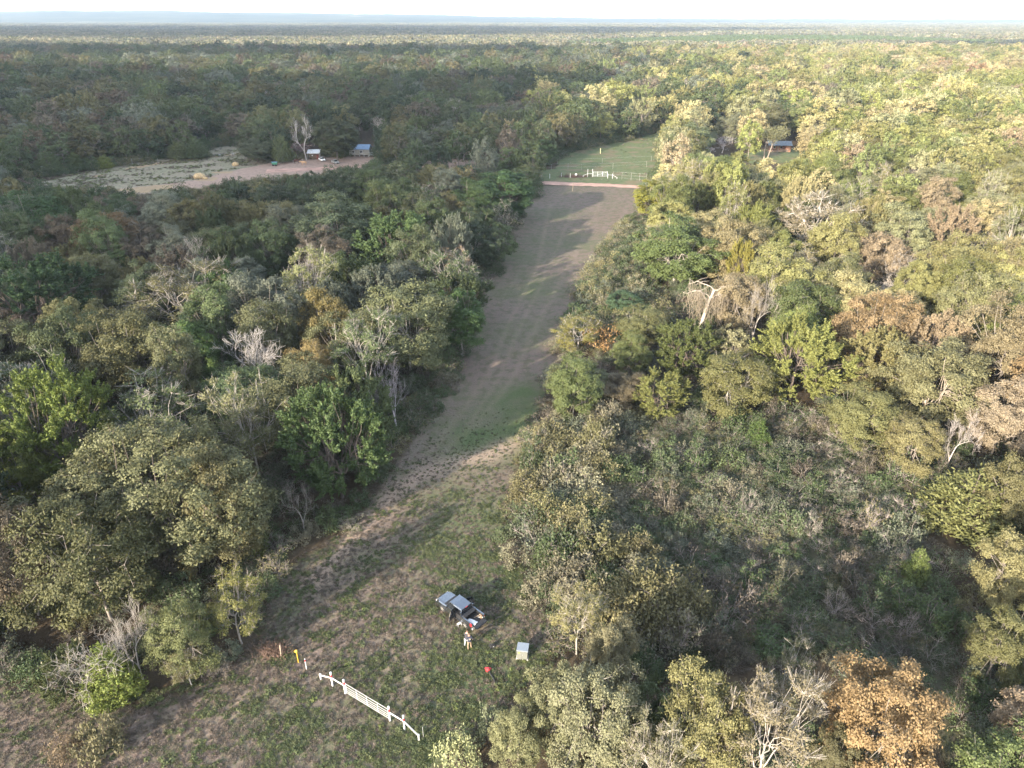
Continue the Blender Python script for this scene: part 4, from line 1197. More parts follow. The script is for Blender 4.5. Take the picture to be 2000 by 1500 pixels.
# ------------------------------------------------------------------ the thicket and the undergrowth
rng = np.random.default_rng(31)
bb = world_poly([(1050, 780), (1780, 800), (2060, 900), (2100, 1600), (1050, 1560), (980, 950)])
lo, hi = bb.min(0), bb.max(0)
own_b = sample(1, 1, 2, 1, 1, rng, [])
cells = []
tk = world_poly(THICKET)
xs = np.arange(tk[:, 0].min(), tk[:, 0].max(), 3.1); ys = np.arange(tk[:, 1].min(), tk[:, 1].max(), 3.1)
gx, gy_ = np.meshgrid(xs, ys); G = np.stack([gx.ravel(), gy_.ravel()], 1) + rng.normal(0, .75, (gx.size, 2))
G = G[sdf(tk, G) > .6]
CB = [((.115, .128, .088), 'grey green'), ((.082, .105, .052), 'dull green'), ((.19, .18, .12), 'silvery tan'), ((.105, .090, .070), 'brown grey'), ((.072, .100, .042), 'mid green'), ((.17, .16, .08), 'khaki')]
CW = np.array([3, 2.2, 1.8, 1.6, 1.2, 1.4]); CW = CW / CW.sum()
# nearer the strip the bushes are taller and paler
dstrip = -sdf(wSTRIP, G)
hn = np.sin(G[:, 0] * .33 + 1) * np.sin(G[:, 1] * .29 + 2 * np.sin(G[:, 0] * .17)) + .6 * np.sin(G[:, 0] * .71 + G[:, 1] * .57)
hb = np.where(dstrip < 13, rng.uniform(3.0, 5.2, len(G)) * (1 + .18 * hn), rng.uniform(1.3, 3.3, len(G)) * (1 + .35 * hn))
pp, dep = project(np.stack([G[:, 0], G[:, 1], hb * .5], 1))
vis = (pp[:, 0] > 0) & (pp[:, 0] < 2000) & (pp[:, 1] < 1490)
score = np.where(vis, hb / dep, 0)
own = set(np.argsort(-score)[:235].tolist())
ids = sorted(own, key=lambda i: G[i, 1]); blab = {}
for r_ in range(0, len(ids), 14):
    for c, i in enumerate(sorted(ids[r_:r_ + 14], key=lambda i: dstrip[i])): blab[i] = f"{ORD[c]} from the strip in the {ORD[r_ // 14]} row of the thicket"
bx = {'pts': [], 'rot': [], 'scl': [], 'idx': []}
for i in range(len(G)):
    near = dstrip[i] < 14
    w = CW * (np.array([1.3, .8, 2.4, .5, 1, 1.6]) if near else np.array([1.1, 1.7, .35, 1.6, 1.3, .5])); w = w / w.sum()
    ci_ = int(rng.choice(6, p=w)); v = int(rng.integers(0, 5)); R = rng.uniform(1.5, 2.4) * (1.3 if near else 1.0)
    if i in own:
        if near and rng.random() < .8: v = 5 + int(rng.integers(0, 2)); ci_ = int(rng.choice([0, 2, 5, 5, 4])); R *= 1.12
        nm = ['leafy briar bush', 'twiggy briar bush', 'upright briar bush', 'drooping vine bush', 'bare twig bush', 'rounded dense bush', 'full dense bush'][v]
        tree('bush', G[i, 0], G[i, 1], R, hb[i], CB[ci_][0], rng.uniform(0, 6.28), f"{CB[ci_][1]} {nm}, {blab[i]}", GT, v, (.30, .26, .24, 1)); PLACED.pop()
    else:
        bx['pts'].append((G[i, 0], G[i, 1], 0)); bx['rot'].append((0, 0, rng.uniform(0, 6.28))); bx['scl'].append((R / 1.95, R / 1.95, hb[i] / 2.2)); bx['idx'].append(ci_ * 5 + v)
BM = [join_mesh('brush', *b) for b in T['bush'][:5]]
# undergrowth along every wood edge and between the near trees
tot = len(bx['pts'])
pl_arr = np.array([(x, y) for x, y, r in PLACED if y < 240])
U = rng.uniform((-190, 24), (190, 235), (30000, 2)); U = U[np.abs(U[:, 0]) < 22 + .78 * U[:, 1]]
U = U[~((U[:, 1] < 44) & (U[:, 0] < 4))]
pu, _ = project(np.stack([U[:, 0], U[:, 1], np.full(len(U), 1.2)], 1)); pu0, _ = project(np.stack([U[:, 0], U[:, 1], np.full(len(U), 0.)], 1))
g = np.ones(len(U), bool)
for poly in CLEAR[:4]: g &= ~inside(poly, pu) & ~inside(poly, pu0)
U = U[g]
U = U[rng.permutation(len(U))[:7000]]
for x, y in U:
    s = rng.uniform(.5, 1.15); ci_ = int(rng.choice(6, p=[.15, .3, .06, .15, .24, .1])); v = int(rng.integers(0, 5))
    bx['pts'].append((x, y, 0)); bx['rot'].append((0, 0, rng.uniform(0, 6.28))); bx['scl'].append((s, s, s * rng.uniform(.6, 1.2))); bx['idx'].append(ci_ * 5 + v)
# shaggy fringe round the meadow, the hay field and the lane
for poly in (MEADOW, HAY):
    wp = world_poly(poly); lo, hi = wp.min(0) - 14, wp.max(0) + 14
    E = rng.uniform(lo, hi, (9000, 2)); sd_e = sdf(wp, E); E = E[(sd_e < -1) & (sd_e > -11)]
    e0, _ = project(np.stack([E[:, 0], E[:, 1], np.full(len(E), 1.6)], 1)); g = np.ones(len(E), bool)
    for q_ in CLEAR[:3] + HOUSES: g &= ~inside(q_, e0)
    E = E[g][:(1100 if poly is MEADOW else 600)]
    for x, y in E:
        s = rng.uniform(.8, 2.0); bx['pts'].append((x, y, 0)); bx['rot'].append((0, 0, rng.uniform(0, 6.28))); bx['scl'].append((s, s, s * rng.uniform(.7, 1.2))); bx['idx'].append(int(rng.choice([1, 1, 4, 4, 5])) * 5 + int(rng.integers(0, 4)))
wE = world_poly(EDGE); lo, hi = wE.min(0), wE.max(0)
E = rng.uniform(lo, hi, (1400, 2)); E = E[sdf(wE, E) > -.5][:520]
for x, y in E:
    s = rng.uniform(.5, 1.35); bx['pts'].append((x, y, 0)); bx['rot'].append((0, 0, rng.uniform(0, 6.28))); bx['scl'].append((s * 1.1, s * 1.1, s * rng.uniform(.7, 1.2))); bx['idx'].append(int(rng.choice([0, 1, 1, 4, 5, 5, 2])) * 5 + int(rng.integers(0, 4)))
# low growth under the thicket bushes
for x, y in G[rng.integers(0, len(G), 1500)] + rng.normal(0, 1.5, (1500, 2)):
    if not inside(STRIP, project([(x, y, .5)])[0])[0]:
        s = rng.uniform(.35, .8); bx['pts'].append((x, y, 0)); bx['rot'].append((0, 0, rng.uniform(0, 6.28))); bx['scl'].append((s, s, s * .8)); bx['idx'].append(int(rng.choice(6, p=CW)) * 5 + int(rng.integers(0, 5)))
scatter('undergrowth', [(m_, c) for c, _n in CB for m_ in BM], bx['pts'], bx['rot'], bx['scl'], bx['idx'], 'tangled brush and briars under the trees and through the thicket')

# grass and weeds on the strip
def tuft(seed, n, h, r, leaf, asp=.3, flat=.3):
    rng = np.random.default_rng(seed)
    az = rng.uniform(0, 6.283, n); q = rng.uniform(0, r, n)
    C = np.stack([q * np.cos(az), q * np.sin(az), rng.uniform(.15, .9, n) * h], 1)
    D = nrm(np.stack([np.cos(az) * .6, np.sin(az) * .6, np.full(n, 1 - flat)], 1) + rng.normal(0, .35, (n, 3)))
    V, F = leaves(C, rng.normal(size=(n, 3)) + np.array([0, 0, flat * 2]), leaf, rng, asp, D)
    return crown_mesh('tuft', V, F, rng.random(n))


TU = [tuft(1, 26, .16, .22, .10, .22, .2), tuft(2, 34, .22, .30, .11, .22, .2), tuft(3, 30, .28, .28, .09, .6, .6), tuft(4, 44, .42, .36, .10, .6, .6), tuft(5, 22, .10, .26, .11, .2, .5)]
tc = [(.080, .098, .042), (.105, .120, .055), (.155, .128, .102), (.19, .152, .125), (.125, .15, .05), (.115, .098, .078)]
rng = np.random.default_rng(12)
U = rng.uniform((-75, 20), (62, 110), (330000, 2))
wG = world_poly([(0, 1350), (330, 1340)] + STRIP[2:] ); wG = np.concatenate([world_poly([(-150, 1900), (-60, 1340), (150, 1370), (330, 1372)]), wSTRIP[1:-3]])
sdv = sdf(wG, U); U = U[sdv > -1.5]
dd = np.hypot(U[:, 0], U[:, 1]); U = U[rng.random(len(U)) < np.clip((60 / dd) ** 1.6, .0, 1) * np.clip((94 - dd) / 40, 0, 1)]
clump = np.zeros(len(U))
for _ in range(26):
    a_, f_ = rng.uniform(0, 6.283), rng.uniform(.25, 3.2)
    clump += np.sin((U[:, 0] * math.cos(a_) + U[:, 1] * math.sin(a_)) * f_ + rng.uniform(0, 6.28)) * .36
fdist = np.clip((np.hypot(U[:, 0], U[:, 1]) - 85) / 60, 0, 1)
lushp = np.zeros(len(U))
for a, b, r in ((1000, 810, 7), (960, 860, 7), (890, 1380, 8), (960, 1300, 6), (1010, 1130, 5), (930, 1110, 5), (760, 1440, 5), (850, 1450, 4), (920, 1010, 6), (600, 1440, 4), (880, 1060, 5)):
    c = at(a, b); lushp = np.maximum(lushp, np.exp(-((U[:, 0] - c.x) ** 2 + (U[:, 1] - c.y) ** 2) / r ** 2))
gprob = np.clip((.15 + clump * .24 + lushp * .45) * (1 - .55 * fdist), .03, .95)
green = rng.random(len(U)) < gprob
keepg = green | (rng.random(len(U)) < .5)
U, green, lushp = U[keepg], green[keepg], lushp[keepg]
U, green, lushp = U[:150000], green[:150000], lushp[:150000]
ci_ = np.where(green, rng.choice([0, 1, 1, 4], len(U), p=[.4, .27, .27, .06]), rng.choice([2, 3, 5], len(U)))
vi = np.where(green, rng.choice(5, len(U), p=[.38, .27, .2, .05, .1]), rng.choice([0, 1, 4], len(U)))
s = rng.uniform(.42, 1.05, len(U)) * (1 - .55 * np.clip((np.hypot(U[:, 0], U[:, 1]) - 70) / 40, 0, 1))
X1 = []
wROAD = np.array([at(x, y)[:2] for x, y in ((520, 334), (620, 330), (740, 322), (900, 330), (1040, 356), (1100, 359), (1180, 361.5), (1262, 366))])
wYARD = world_poly([(380, 354), (470, 328), (540, 314), (740, 300), (740, 322), (560, 350), (420, 372), (200, 392), (80, 378)])
for poly, n_, dens in ((wHAY, 22000, 1.0), (wMEADOW, 600, .35)):
    lo, hi = poly.min(0), poly.max(0); E = rng.uniform(lo, hi, (n_, 2)); E = E[(sdf(poly, E) > 1) & (seg_dist(wROAD, E) > 6) & (sdf(wYARD, E) < 1)]
    cl = sum(np.sin((E[:, 0] * math.cos(a_) + E[:, 1] * math.sin(a_)) * f_ + p_) for a_, f_, p_ in rng.uniform((0, .05, 0), (6.28, .6, 6.28), (12, 3)))
    E = E[cl + rng.normal(0, 2.2, len(cl)) > .9]; X1.append(E)
E = np.concatenate(X1); es = rng.uniform(.7, 1.9, len(E))
U = np.concatenate([U, E]); s = np.concatenate([s, es]); ci_ = np.concatenate([ci_, rng.choice([1, 1, 2, 3, 4], len(E))]); vi = np.concatenate([vi, rng.choice([2, 3], len(E))])
scatter('grass', [(m_, c) for c in tc for m_ in TU], np.stack([U[:, 0], U[:, 1], 0 * s], 1), np.stack([0 * s, 0 * s, rng.uniform(0, 6.28, len(U))], 1), np.stack([s, s, s * .62], 1), ci_ * 5 + vi,
        'short dry and green grass tufts and weeds over the mown strip')
print('grass', len(U))


# ------------------------------------------------------------------ air and clouds
def haze():
    x0, x1, y0, y1, z0, z1 = -13500, 13500, -900, 13900, -4, 150
    b = MB().box(((x0 + x1) / 2, (y0 + y1) / 2, (z0 + z1) / 2), (x1 - x0, y1 - y0, z1 - z0))
    m, n, l = node_mat('haze')
    o = n.new('ShaderNodeOutputMaterial'); v = n.new('ShaderNodeVolumePrincipled')
    v.inputs['Color'].default_value = (.66, .80, 1.0, 1); v.inputs['Density'].default_value = HAZE; v.inputs['Anisotropy'].default_value = .1
    l.new(v.outputs[0], o.inputs['Volume'])
    meta(b.build('haze', m), 'thin pale haze over the whole landscape', kind='stuff')


HAZE = 8e-5
haze()


def clouds():
    """unseen broken cloud behind the camera, laid out to shade the woods; high above the haze"""
    rng = np.random.default_rng(21)
    hc = 620.0
    k = hc / math.sin(SUN_EL)
    off = np.array(LDIR) * k                   # a shadow on the ground at g comes from g - LDIR * k
    ico = bmesh.new(); bmesh.ops.create_icosphere(ico, subdivisions=3, radius=1.0)
    base = np.array([v.co for v in ico.verts]); fa = np.array([[v.index for v in f.verts] for f in ico.faces]); ico.free()
    polys = [[(-75, 128), (-32, 132), (-2, 160), (24, 230), (50, 330), (90, 480), (120, 600), (40, 680), (-150, 640), (-420, 760), (-900, 900), (-900, 300), (-300, 170), (-150, 135)],  # ground areas that the unseen clouds are shaped to shade
             [(-900, 1050), (-500, 900), (-180, 850), (60, 980), (200, 1180), (-100, 1300), (-500, 1250), (-900, 1500)],
             [(-2600, 1900), (-600, 1700), (300, 2100), (900, 2700), (1400, 3300), (-500, 4300), (-3200, 4000)],
             [(520, 1350), (900, 1280), (1500, 1400), (1600, 1650), (1000, 1600)]]
    V = []; F = []; n = 0
    for pi_, poly in enumerate(polys):
        poly = np.array(poly, float); r0 = (30, 45, 150, 60)[pi_]
        lo, hi = poly.min(0), poly.max(0); st = r0 * 1.05
        gx, gy = np.meshgrid(np.arange(lo[0], hi[0], st), np.arange(lo[1], hi[1], st))
        G = np.stack([gx.ravel(), gy.ravel()], 1) + rng.normal(0, st * .18, (gx.size, 2))
        d = sdf(poly, G); G = G[d > r0 * .75]; d = d[d > r0 * .75]
        for g, dd_ in zip(G, d):
            r = r0 * rng.uniform(.9, 1.35); c = np.array([g[0], g[1], 0]) - off + np.array([0, 0, rng.normal(0, 3)])
            q = base * (1 + .12 * np.sin(base[:, :1] * 5 + g[0]) * np.sin(base[:, 1:2] * 6 + g[1]) + .06 * np.sin(base[:, 2:3] * 13 + g[0]))
            q = q * np.array([r, r, r * .26 * rng.uniform(.7, 1.2)])
            q[:, 2] = np.where(q[:, 2] < 0, q[:, 2] * .45, q[:, 2])
            V.append(q + c); F.append(fa + n); n += len(base)
    m, nn, l = node_mat('cloud')
    o = nn.new('ShaderNodeOutputMaterial'); b = nn.new('ShaderNodeBsdfDiffuse'); b.inputs[0].default_value = (.9, .9, .9, 1)
    t = nn.new('ShaderNodeBsdfTransparent'); t.inputs[0].default_value = (1, 1, 1, 1); mx = nn.new('ShaderNodeMixShader'); mx.inputs[0].default_value = .24
    l.new(t.outputs[0], mx.inputs[1]); l.new(b.outputs[0], mx.inputs[2]); l.new(mx.outputs[0], o.inputs[0])
    meta(link('clouds', quads_mesh('clouds', np.concatenate(V), np.concatenate(F), [m], smooth=True)), 'broken flat white clouds out of view, laid out to shade the woods', kind='stuff')


clouds()
# OBJECTS-BELOW

# ------------------------------------------------------------------ materials of the small things
M_WHITE = mat('white_paint', (.60, .60, .60), .45, var=.06, bump=.05)
M_RED = mat('red_paint', (.42, .035, .04), .5, var=.15)
M_YEL = mat('yellow_plastic', (.60, .37, .05), .45, var=.1)
M_WOOD = mat('weathered_wood', (.34, .27, .20), .9, scale=6)
M_TRUCK = mat('dark_grey_car_paint', (.27, .285, .31), .24, metal=.95, var=.04, bump=0, coat=.5)
M_BLACK = mat('black_plastic', (.018, .018, .02), .6, var=.2, bump=.05)
M_TYRE = mat('rubber', (.025, .024, .024), .9)
M_RIM = mat('alloy_rim', (.42, .41, .39), .35, metal=.5, var=.05, bump=0)
M_GLASS = mat('dark_glass', (.015, .018, .022), .06, var=0, bump=0, coat=1.0)
M_TAIL = mat('red_lamp', (.62, .02, .025), .2, var=.05, bump=0, coat=.6)
M_LAMP = mat('clear_lamp', (.7, .7, .7), .15, var=.05, bump=0)
M_GREENBOX = mat('pale_green_metal', (.15, .155, .14), .5, var=.08, bump=.05)
M_BOXTOP = mat('pale_metal_lid', (.34, .37, .40), .3, metal=.6, var=.05, bump=0)
M_CLOTH = mat('white_cloth', (.78, .78, .80), .9, var=.08)
M_TIN = mat('white_tin_roof', (.74, .76, .78), .4, var=.08, scale=1.5)
M_BLUETIN = mat('blue_tin_roof', (.20, .30, .44), .5, var=.12, scale=1.2)
M_BLUETIN2 = mat('grey_blue_tin_roof', (.13, .155, .18), .6, var=.25, scale=1.2)
M_SIDING = mat('grey_tan_siding', (.34, .32, .28), .85, var=.12, scale=2)
M_BRICK = mat('orange_brown_brick', (.25, .135, .09), .9, var=.25, scale=5)
M_CAR = mat('silver_car_paint', (.50, .50, .48), .3, metal=.5, var=.05, bump=0, coat=.8)
M_CARW = mat('white_car_paint', (.76, .76, .75), .3, var=.05, bump=0, coat=.8)
M_GREEN = mat('green_cart_paint', (.06, .22, .14), .5, var=.15)
M_HAY = mat('hay', (.44, .32, .18), .95, var=.35, scale=10, bump=.6)
M_STEEL = mat('galvanised_steel', (.52, .53, .53), .4, metal=.4, var=.1)
M_GREYP = mat('grey_post', (.30, .29, .27), .8, var=.15)


def V3(p, z=0.0): return Vector((p[0], p[1], z))


# ------------------------------------------------------------------ near gate with its pipe wings
def near_gate():
    def base(zx, zy): return at(520 + zx / 6.25, 1240 + zy / 6.25)
    e0, p1, g0 = base(668, 540), base(812, 625), base(968, 718)
    g1, p2, e1 = base(1512, 1048), base(1690, 1156), base(1865, 1282)
    hp = 1.62
    grp = None
    def wing(g, p, e, lab):
        r = empty('pipe_fence', p, 0, lab, 'fence')
        b = lambda q, z=0: (q.x - p.x, q.y - p.y, z)
        MB().tube(b(p), b(p, hp), .075, n=10).build('post', M_WHITE, r)
        MB().tube(b(p, 1.12), b(p, 1.42), .083, n=10).build('red_band', M_RED, r)
        MB().lathe(b(p, hp), [(.10, 0), (.105, .04), (.085, .10), (.03, .14)], n=10).build('cap', M_WHITE, r, smooth=True)
        MB().tube(b(e), b(e, .55), .07, n=10).build('post', M_WHITE, r)
        MB().lathe(b(e, .55), [(.10, 0), (.105, .04), (.085, .10), (.03, .14)], n=10).build('cap', M_WHITE, r, smooth=True)
        MB().tube(b(p, 1.02), b(e, .5), .052, n=8).build('rail', M_WHITE, r)
        MB().tube(b(p, 1.02), b(g, 1.02), .052, n=8).build('rail', M_WHITE, r)
    wing(g0, p1, e0, 'white pipe fence wing with red banded post, nearest the yellow marker')
    wing(g1, p2, e1, 'white pipe fence wing with red banded post, ending at pale bushes')
    r = empty('farm_gate', g0, 0, 'white five bar metal farm gate between red banded posts in the foreground grass', 'gate')
    d = g1 - g0; L = d.length; u = d.normalized(); n = Vector((-u.y, u.x, 0))
    q = lambda t, z, o=0.: tuple(u * t + n * o + Vector((0, 0, z)))
    for t in (0, L):
        MB().tube(q(t, 0), q(t, hp), .085, n=10).build('gate_post', M_WHITE, r)
        MB().tube(q(t, 1.15), q(t, 1.45), .093, n=10).build('red_band', M_RED, r)
        MB().lathe(q(t, hp), [(.11, 0), (.115, .04), (.09, .11), (.03, .15)], n=10).build('cap', M_WHITE, r, smooth=True)
    for z in (.22, .46, .72, 1.0, 1.34):
        MB().tube(q(.16, z), q(L - .16, z), .0165, n=8).build('rail', M_WHITE, r)
    for t in (.16, L * .27, L * .50, L * .74, L - .16):
        MB().tube(q(t, .2, .03), q(t, 1.36, .03), .018, n=8).build('upright', M_WHITE, r)
    for z in (.35, 1.2):
        MB().tube(q(.0, z), q(.18, z), .022, n=6).build('hinge', M_STEEL, r)
    MB().tube(q(L - .3, .95, .05), q(L, .9, .12), .02, n=6).build('latch_chain', M_STEEL, r)


near_gate()


def marker():
    p = at(583, 1294)
    r = empty('marker_post', p, 0, 'yellow marker post with a bulky yellow head beside the brown brush', 'marker')
    MB().tube((0, 0, 0), (0, 0, 1.35), .04, n=8).build('post', M_YEL, r)
    MB().lathe((0, 0, 1.28), [(.07, 0), (.11, .05), (.11, .24), (.06, .32)], n=10).build('cap', M_YEL, r, smooth=True)
    MB().box((-.12, 0, 1.42), (.16, .12, .12)).build('flag', M_YEL, r, bevel=.02)
    p = at(599, 1307.5)
    r = empty('marker_post', p, 0, 'thin white marker stake with red top next to the yellow post', 'marker')
    MB().tube((0, 0, 0), (0, 0, 1.35), .042, n=8).build('post', M_WHITE, r)
    MB().tube((0, 0, 1.02), (0, 0, 1.24), .047, n=8).build('red_band', M_RED, r)
    p = at(549, 1282)
    o = MB().tube((0, 0, -.2), (.06, .1, 1.35), .07, .055, n=7).build('wooden_post', M_WOOD, None, loc=p)
    meta(o, 'grey weathered wooden post standing in brown brush', 'post')
    p = at(827, 1440)
    meta(MB().tube((0, 0, 0), (0, 0, 1.25), .022, n=6).build('steel_stake', M_STEEL, None, loc=p), 'thin grey steel stake just past the end of the white pipe fence', 'post')
    # brown dead brush
    rng = np.random.default_rng(4); p = at(535, 1275); S = []
    for i in range(260):
        a = rng.normal(0, .55, 3) * np.array([1.2, .8, 0]); b = a + np.array([rng.normal(0, .5), rng.normal(0, .4), rng.uniform(.1, 1.1)])
        path(a, b, rng.normal(0, .25, 3), .018, .007, 3, rng, S)
    r = empty('brush_pile', p, 0, 'heap of dead reddish brown brush between wooden post and wood corner', 'brush')
    V, F = tubes(S, 3); t = link('twigs', quads_mesh('twigs', V, F, [BARK]), r); t.color = (.15, .10, .08, 1); t['kind'] = 'stuff'
    C = np.array([q[3:6] for q in S]); V, F = leaves(C, rng.normal(size=C.shape), .07, rng)
    c = link('dead_leaves', crown_mesh('dead_leaves', V, F, rng.random(len(F))), r); c.color = (.12, .075, .055, 1); c['kind'] = 'stuff'


marker()


# ------------------------------------------------------------------ the pickup
def wheel(parent, x, y, r=.38, w=.26, rim=M_RIM):
    s = 1 if y > 0 else -1
    t = MB().lathe((x, y, r), [(r * .62, -w / 2), (r * .93, -w / 2), (r, -w * .32), (r, w * .32), (r * .93, w / 2), (r * .62, w / 2)], 'Y', 22).build('wheel', M_TYRE, parent)
    rm = MB().lathe((x, y + s * w * .36, r), [(r * .64, -.03), (r * .66, .0), (r * .58, .03), (r * .2, .015), (r * .16, .045)], 'Y', 22).build('rim', rim, t, smooth=False)
    for k in range(6):
        a = k * math.pi / 3
        MB().box((x + math.cos(a) * r * .36, y + s * (w * .36 + .045), r + math.sin(a) * r * .36), (r * .44, .02, r * .12), M=Matrix.Rotation(-a, 3, 'Y')).build('spoke', rim, t)
    return t


def pickup():
    fw = at(865.8, 1187.5, .38); rw = at(909.3, 1219.5, .38)
    u = (fw - rw); u.z = 0; wb = u.length; sc = wb / 3.30; u.normalize()
    n = Vector((-u.y, u.x, 0))                   # the truck's left
    mid = (fw + rw) / 2; mid.z = 0
    c = mid - n * (.80 * sc)
    r = empty('pickup_truck', c, math.atan2(u.y, u.x), 'dark grey crew cab pickup with both rear doors open and tailgate down', 'pickup')
    r.scale = (sc, sc, sc)
    # front half: hood and fenders, lofted along the truck
    def ring(x, w, z0, z1, ch=.10):
        return [(x, -w + ch * .4, z0), (x, -w, z0 + .1), (x, -w, z1 - ch), (x, -w + ch, z1), (x, w - ch, z1), (x, w, z1 - ch), (x, w, z0 + .1), (x, w - ch * .4, z0)]
    b = MB().loft([ring(2.68, .74, .48, .92), ring(2.58, .86, .42, 1.0), ring(2.2, .92, .38, 1.08), ring(1.4, .925, .36, 1.12), ring(1.02, .925, .34, 1.15)])
    b.build('body', M_TRUCK, r, bevel=.02)
    MB().loft([[(2.55, -.62, 1.03), (2.55, .62, 1.03), (2.55, .60, 1.055), (2.55, -.60, 1.055)], [(1.44, -.74, 1.13), (1.44, .74, 1.13), (1.44, .72, 1.17), (1.44, -.72, 1.17)]]).build('hood', M_TRUCK, r, bevel=.01)
    MB().box((1.24, 0, 1.165), (.38, 1.52, .05)).build('cowl', M_BLACK, r)
    # cabin: dark inner, sills, pillars, roof
    MB().box((-.03, 0, .70), (2.08, 1.62, .66)).build('cabin_interior', M_BLACK, r)
    MB().box((0, 0, .42), (2.1, 1.84, .16)).build('sill', M_TRUCK, r, bevel=.02)
    MB().loft([[(.72, -.70, 1.74), (.72, .70, 1.74), (.72, .66, 1.79), (.72, -.66, 1.79)], [(.1, -.75, 1.76), (.1, .75, 1.76), (.1, .69, 1.84), (.1, -.69, 1.84)],
               [(-1.0, -.72, 1.73), (-1.0, .72, 1.73), (-1.0, .66, 1.79), (-1.0, -.66, 1.79)]]).build('roof', M_TRUCK, r)
    for s in (-1, 1):
        MB().tube((1.04, s * .82, 1.12), (.70, s * .70, 1.76), .045, n=6).build('pillar', M_TRUCK, r)
        MB().tube((-.02, s * .86, .5), (-.02, s * .72, 1.76), .05, n=6).build('pillar', M_TRUCK, r)
        MB().box((-1.05, s * .83, 1.08), (.14, .14, 1.1)).build('pillar', M_TRUCK, r)
        MB().tube((-1.05, s * .80, 1.5), (-.98, s * .70, 1.76), .05, n=6).build('pillar', M_TRUCK, r)
        d = MB().box((.52, s * .885, .84), (1.02, .07, .70)).build('front_door', M_TRUCK, r, bevel=.02)
        MB().box((.14, s * .93, 1.02), (.16, .03, .03)).build('handle', M_BLACK, d)
        MB().loft([[(.98, s * .86, 1.20), (.04, s * .86, 1.20), (.04, s * .88, 1.20), (.98, s * .88, 1.20)], [(.70, s * .715, 1.70), (.04, s * .735, 1.72), (.04, s * .745, 1.72), (.70, s * .725, 1.70)]]).build('window', M_GLASS, d)
        MB().box((.88, s * 1.02, 1.22), (.12, .20, .15)).build('mirror', M_BLACK, r, bevel=.02)
        # rear door, swung out about the middle pillar
        ang = math.radians(72)
        h = Vector((-.04, s * .90, 0))
        Mx = Matrix.Rotation(s * -ang, 3, 'Z')
        def tr_(pt):
            q = Mx @ Vector((pt[0], pt[1], 0)); return (h.x + q.x, h.y + q.y, pt[2])
        dd = MB()
        dd.loft([[tr_((x, y, z)) for x, y in ((0, -.035), (-.92, -.035), (-.92, .035), (0, .035))] for z in (.48, 1.18)])
        dr = dd.build('rear_door', M_TRUCK, r, bevel=.015)
        dr['label'] = 'rear door standing wide open'
        MB().loft([[tr_((x, y, z)) for x, y in ((-.04, -.022), (-.88, -.022), (-.88, -.008), (-.04, -.008))] for z in (.52, 1.14)]).build('inner_panel', M_BLACK, dr, loc=Vector(Mx @ Vector((0, -s * .03, 0))))
        MB().loft([[tr_((x, y, z)) for x, y in ((-.03, -.02), (-.88, -.02), (-.88, .02), (-.03, .02))] for z in (1.18, 1.19)] + [[tr_((x, y, 1.62)) for x, y in ((-.05, -.015), (-.62, -.015), (-.62, .015), (-.05, .015))]]).build('window', M_GLASS, dr)
        # bed side with its flare
        MB().prism([(-1.12, .42), (-1.12, 1.22), (-2.66, 1.22), (-2.66, .46), (-2.24, .42), (-2.14, .74), (-1.90, .88), (-1.48, .88), (-1.24, .74), (-1.16, .42)], s * .93, s * .78).build('bed_side', M_TRUCK, r)
        MB().lathe((-1.69, s * .935, .40), [(.47, -.015), (.50, .02), (.44, .03)], 'Y', 20)
        MB().box((-2.55, s * .90, 1.0), (.22, .12, .36)).build('tail_light', M_TAIL, r, bevel=.03)
        MB().box((2.60, s * .66, .86), (.16, .34, .16)).build('headlight', M_LAMP, r, bevel=.03)
        MB().tube((-2.7, s * .86, .82), (-2.62, s * .86, 1.15), .012, n=5).build('tailgate_cable', M_STEEL, r)
    MB().loft([[(1.06, -.78, 1.17), (1.06, .78, 1.17), (1.09, .78, 1.17), (1.09, -.78, 1.17)], [(.70, -.66, 1.74), (.70, .66, 1.74), (.73, .66, 1.74), (.73, -.66, 1.74)]]).build('windshield', M_GLASS, r)
    MB().loft([[(-1.10, -.74, 1.2), (-1.10, .74, 1.2), (-1.07, .74, 1.2), (-1.07, -.74, 1.2)], [(-1.0, -.66, 1.72), (-1.0, .66, 1.72), (-.97, .66, 1.72), (-.97, -.66, 1.72)]]).build('rear_window', M_GLASS, r)
    MB().box((-1.0, 0, 1.765), (.05, .3, .04)).build('brake_light', M_TAIL, r)
    MB().box((-1.90, 0, .74), (1.56, 1.56, .06)).build('bed_floor', M_BLACK, r)
    MB().box((-1.15, 0, 1.0), (.06, 1.56, .44)).build('bed_front', M_TRUCK, r)
    MB().box((-1.42, 0, 1.25), (.42, 1.60, .09)).build('folded_cover', M_BLACK, r, bevel=.02)
    tg = MB().box((-2.96, 0, .79), (.56, 1.52, .07)).build('tailgate', M_BLACK, r, bevel=.015); tg['label'] = 'tailgate folded down flat'
    MB().box((-2.70, 0, .52), (.14, 1.80, .18)).build('rear_bumper', M_STEEL, r, bevel=.03)
    MB().box((2.72, 0, .55), (.14, 1.70, .22)).build('front_bumper', M_TRUCK, r, bevel=.04)
    MB().box((2.69, 0, .84), (.06, .9, .22)).build('grille', M_BLACK, r, bevel=.01)
    MB().box((.3, .45, 1.05), (.5, .5, .55)).build('seat', M_BLACK, r, bevel=.05); MB().box((.3, -.45, 1.05), (.5, .5, .55)).build('seat', M_BLACK, r, bevel=.05)
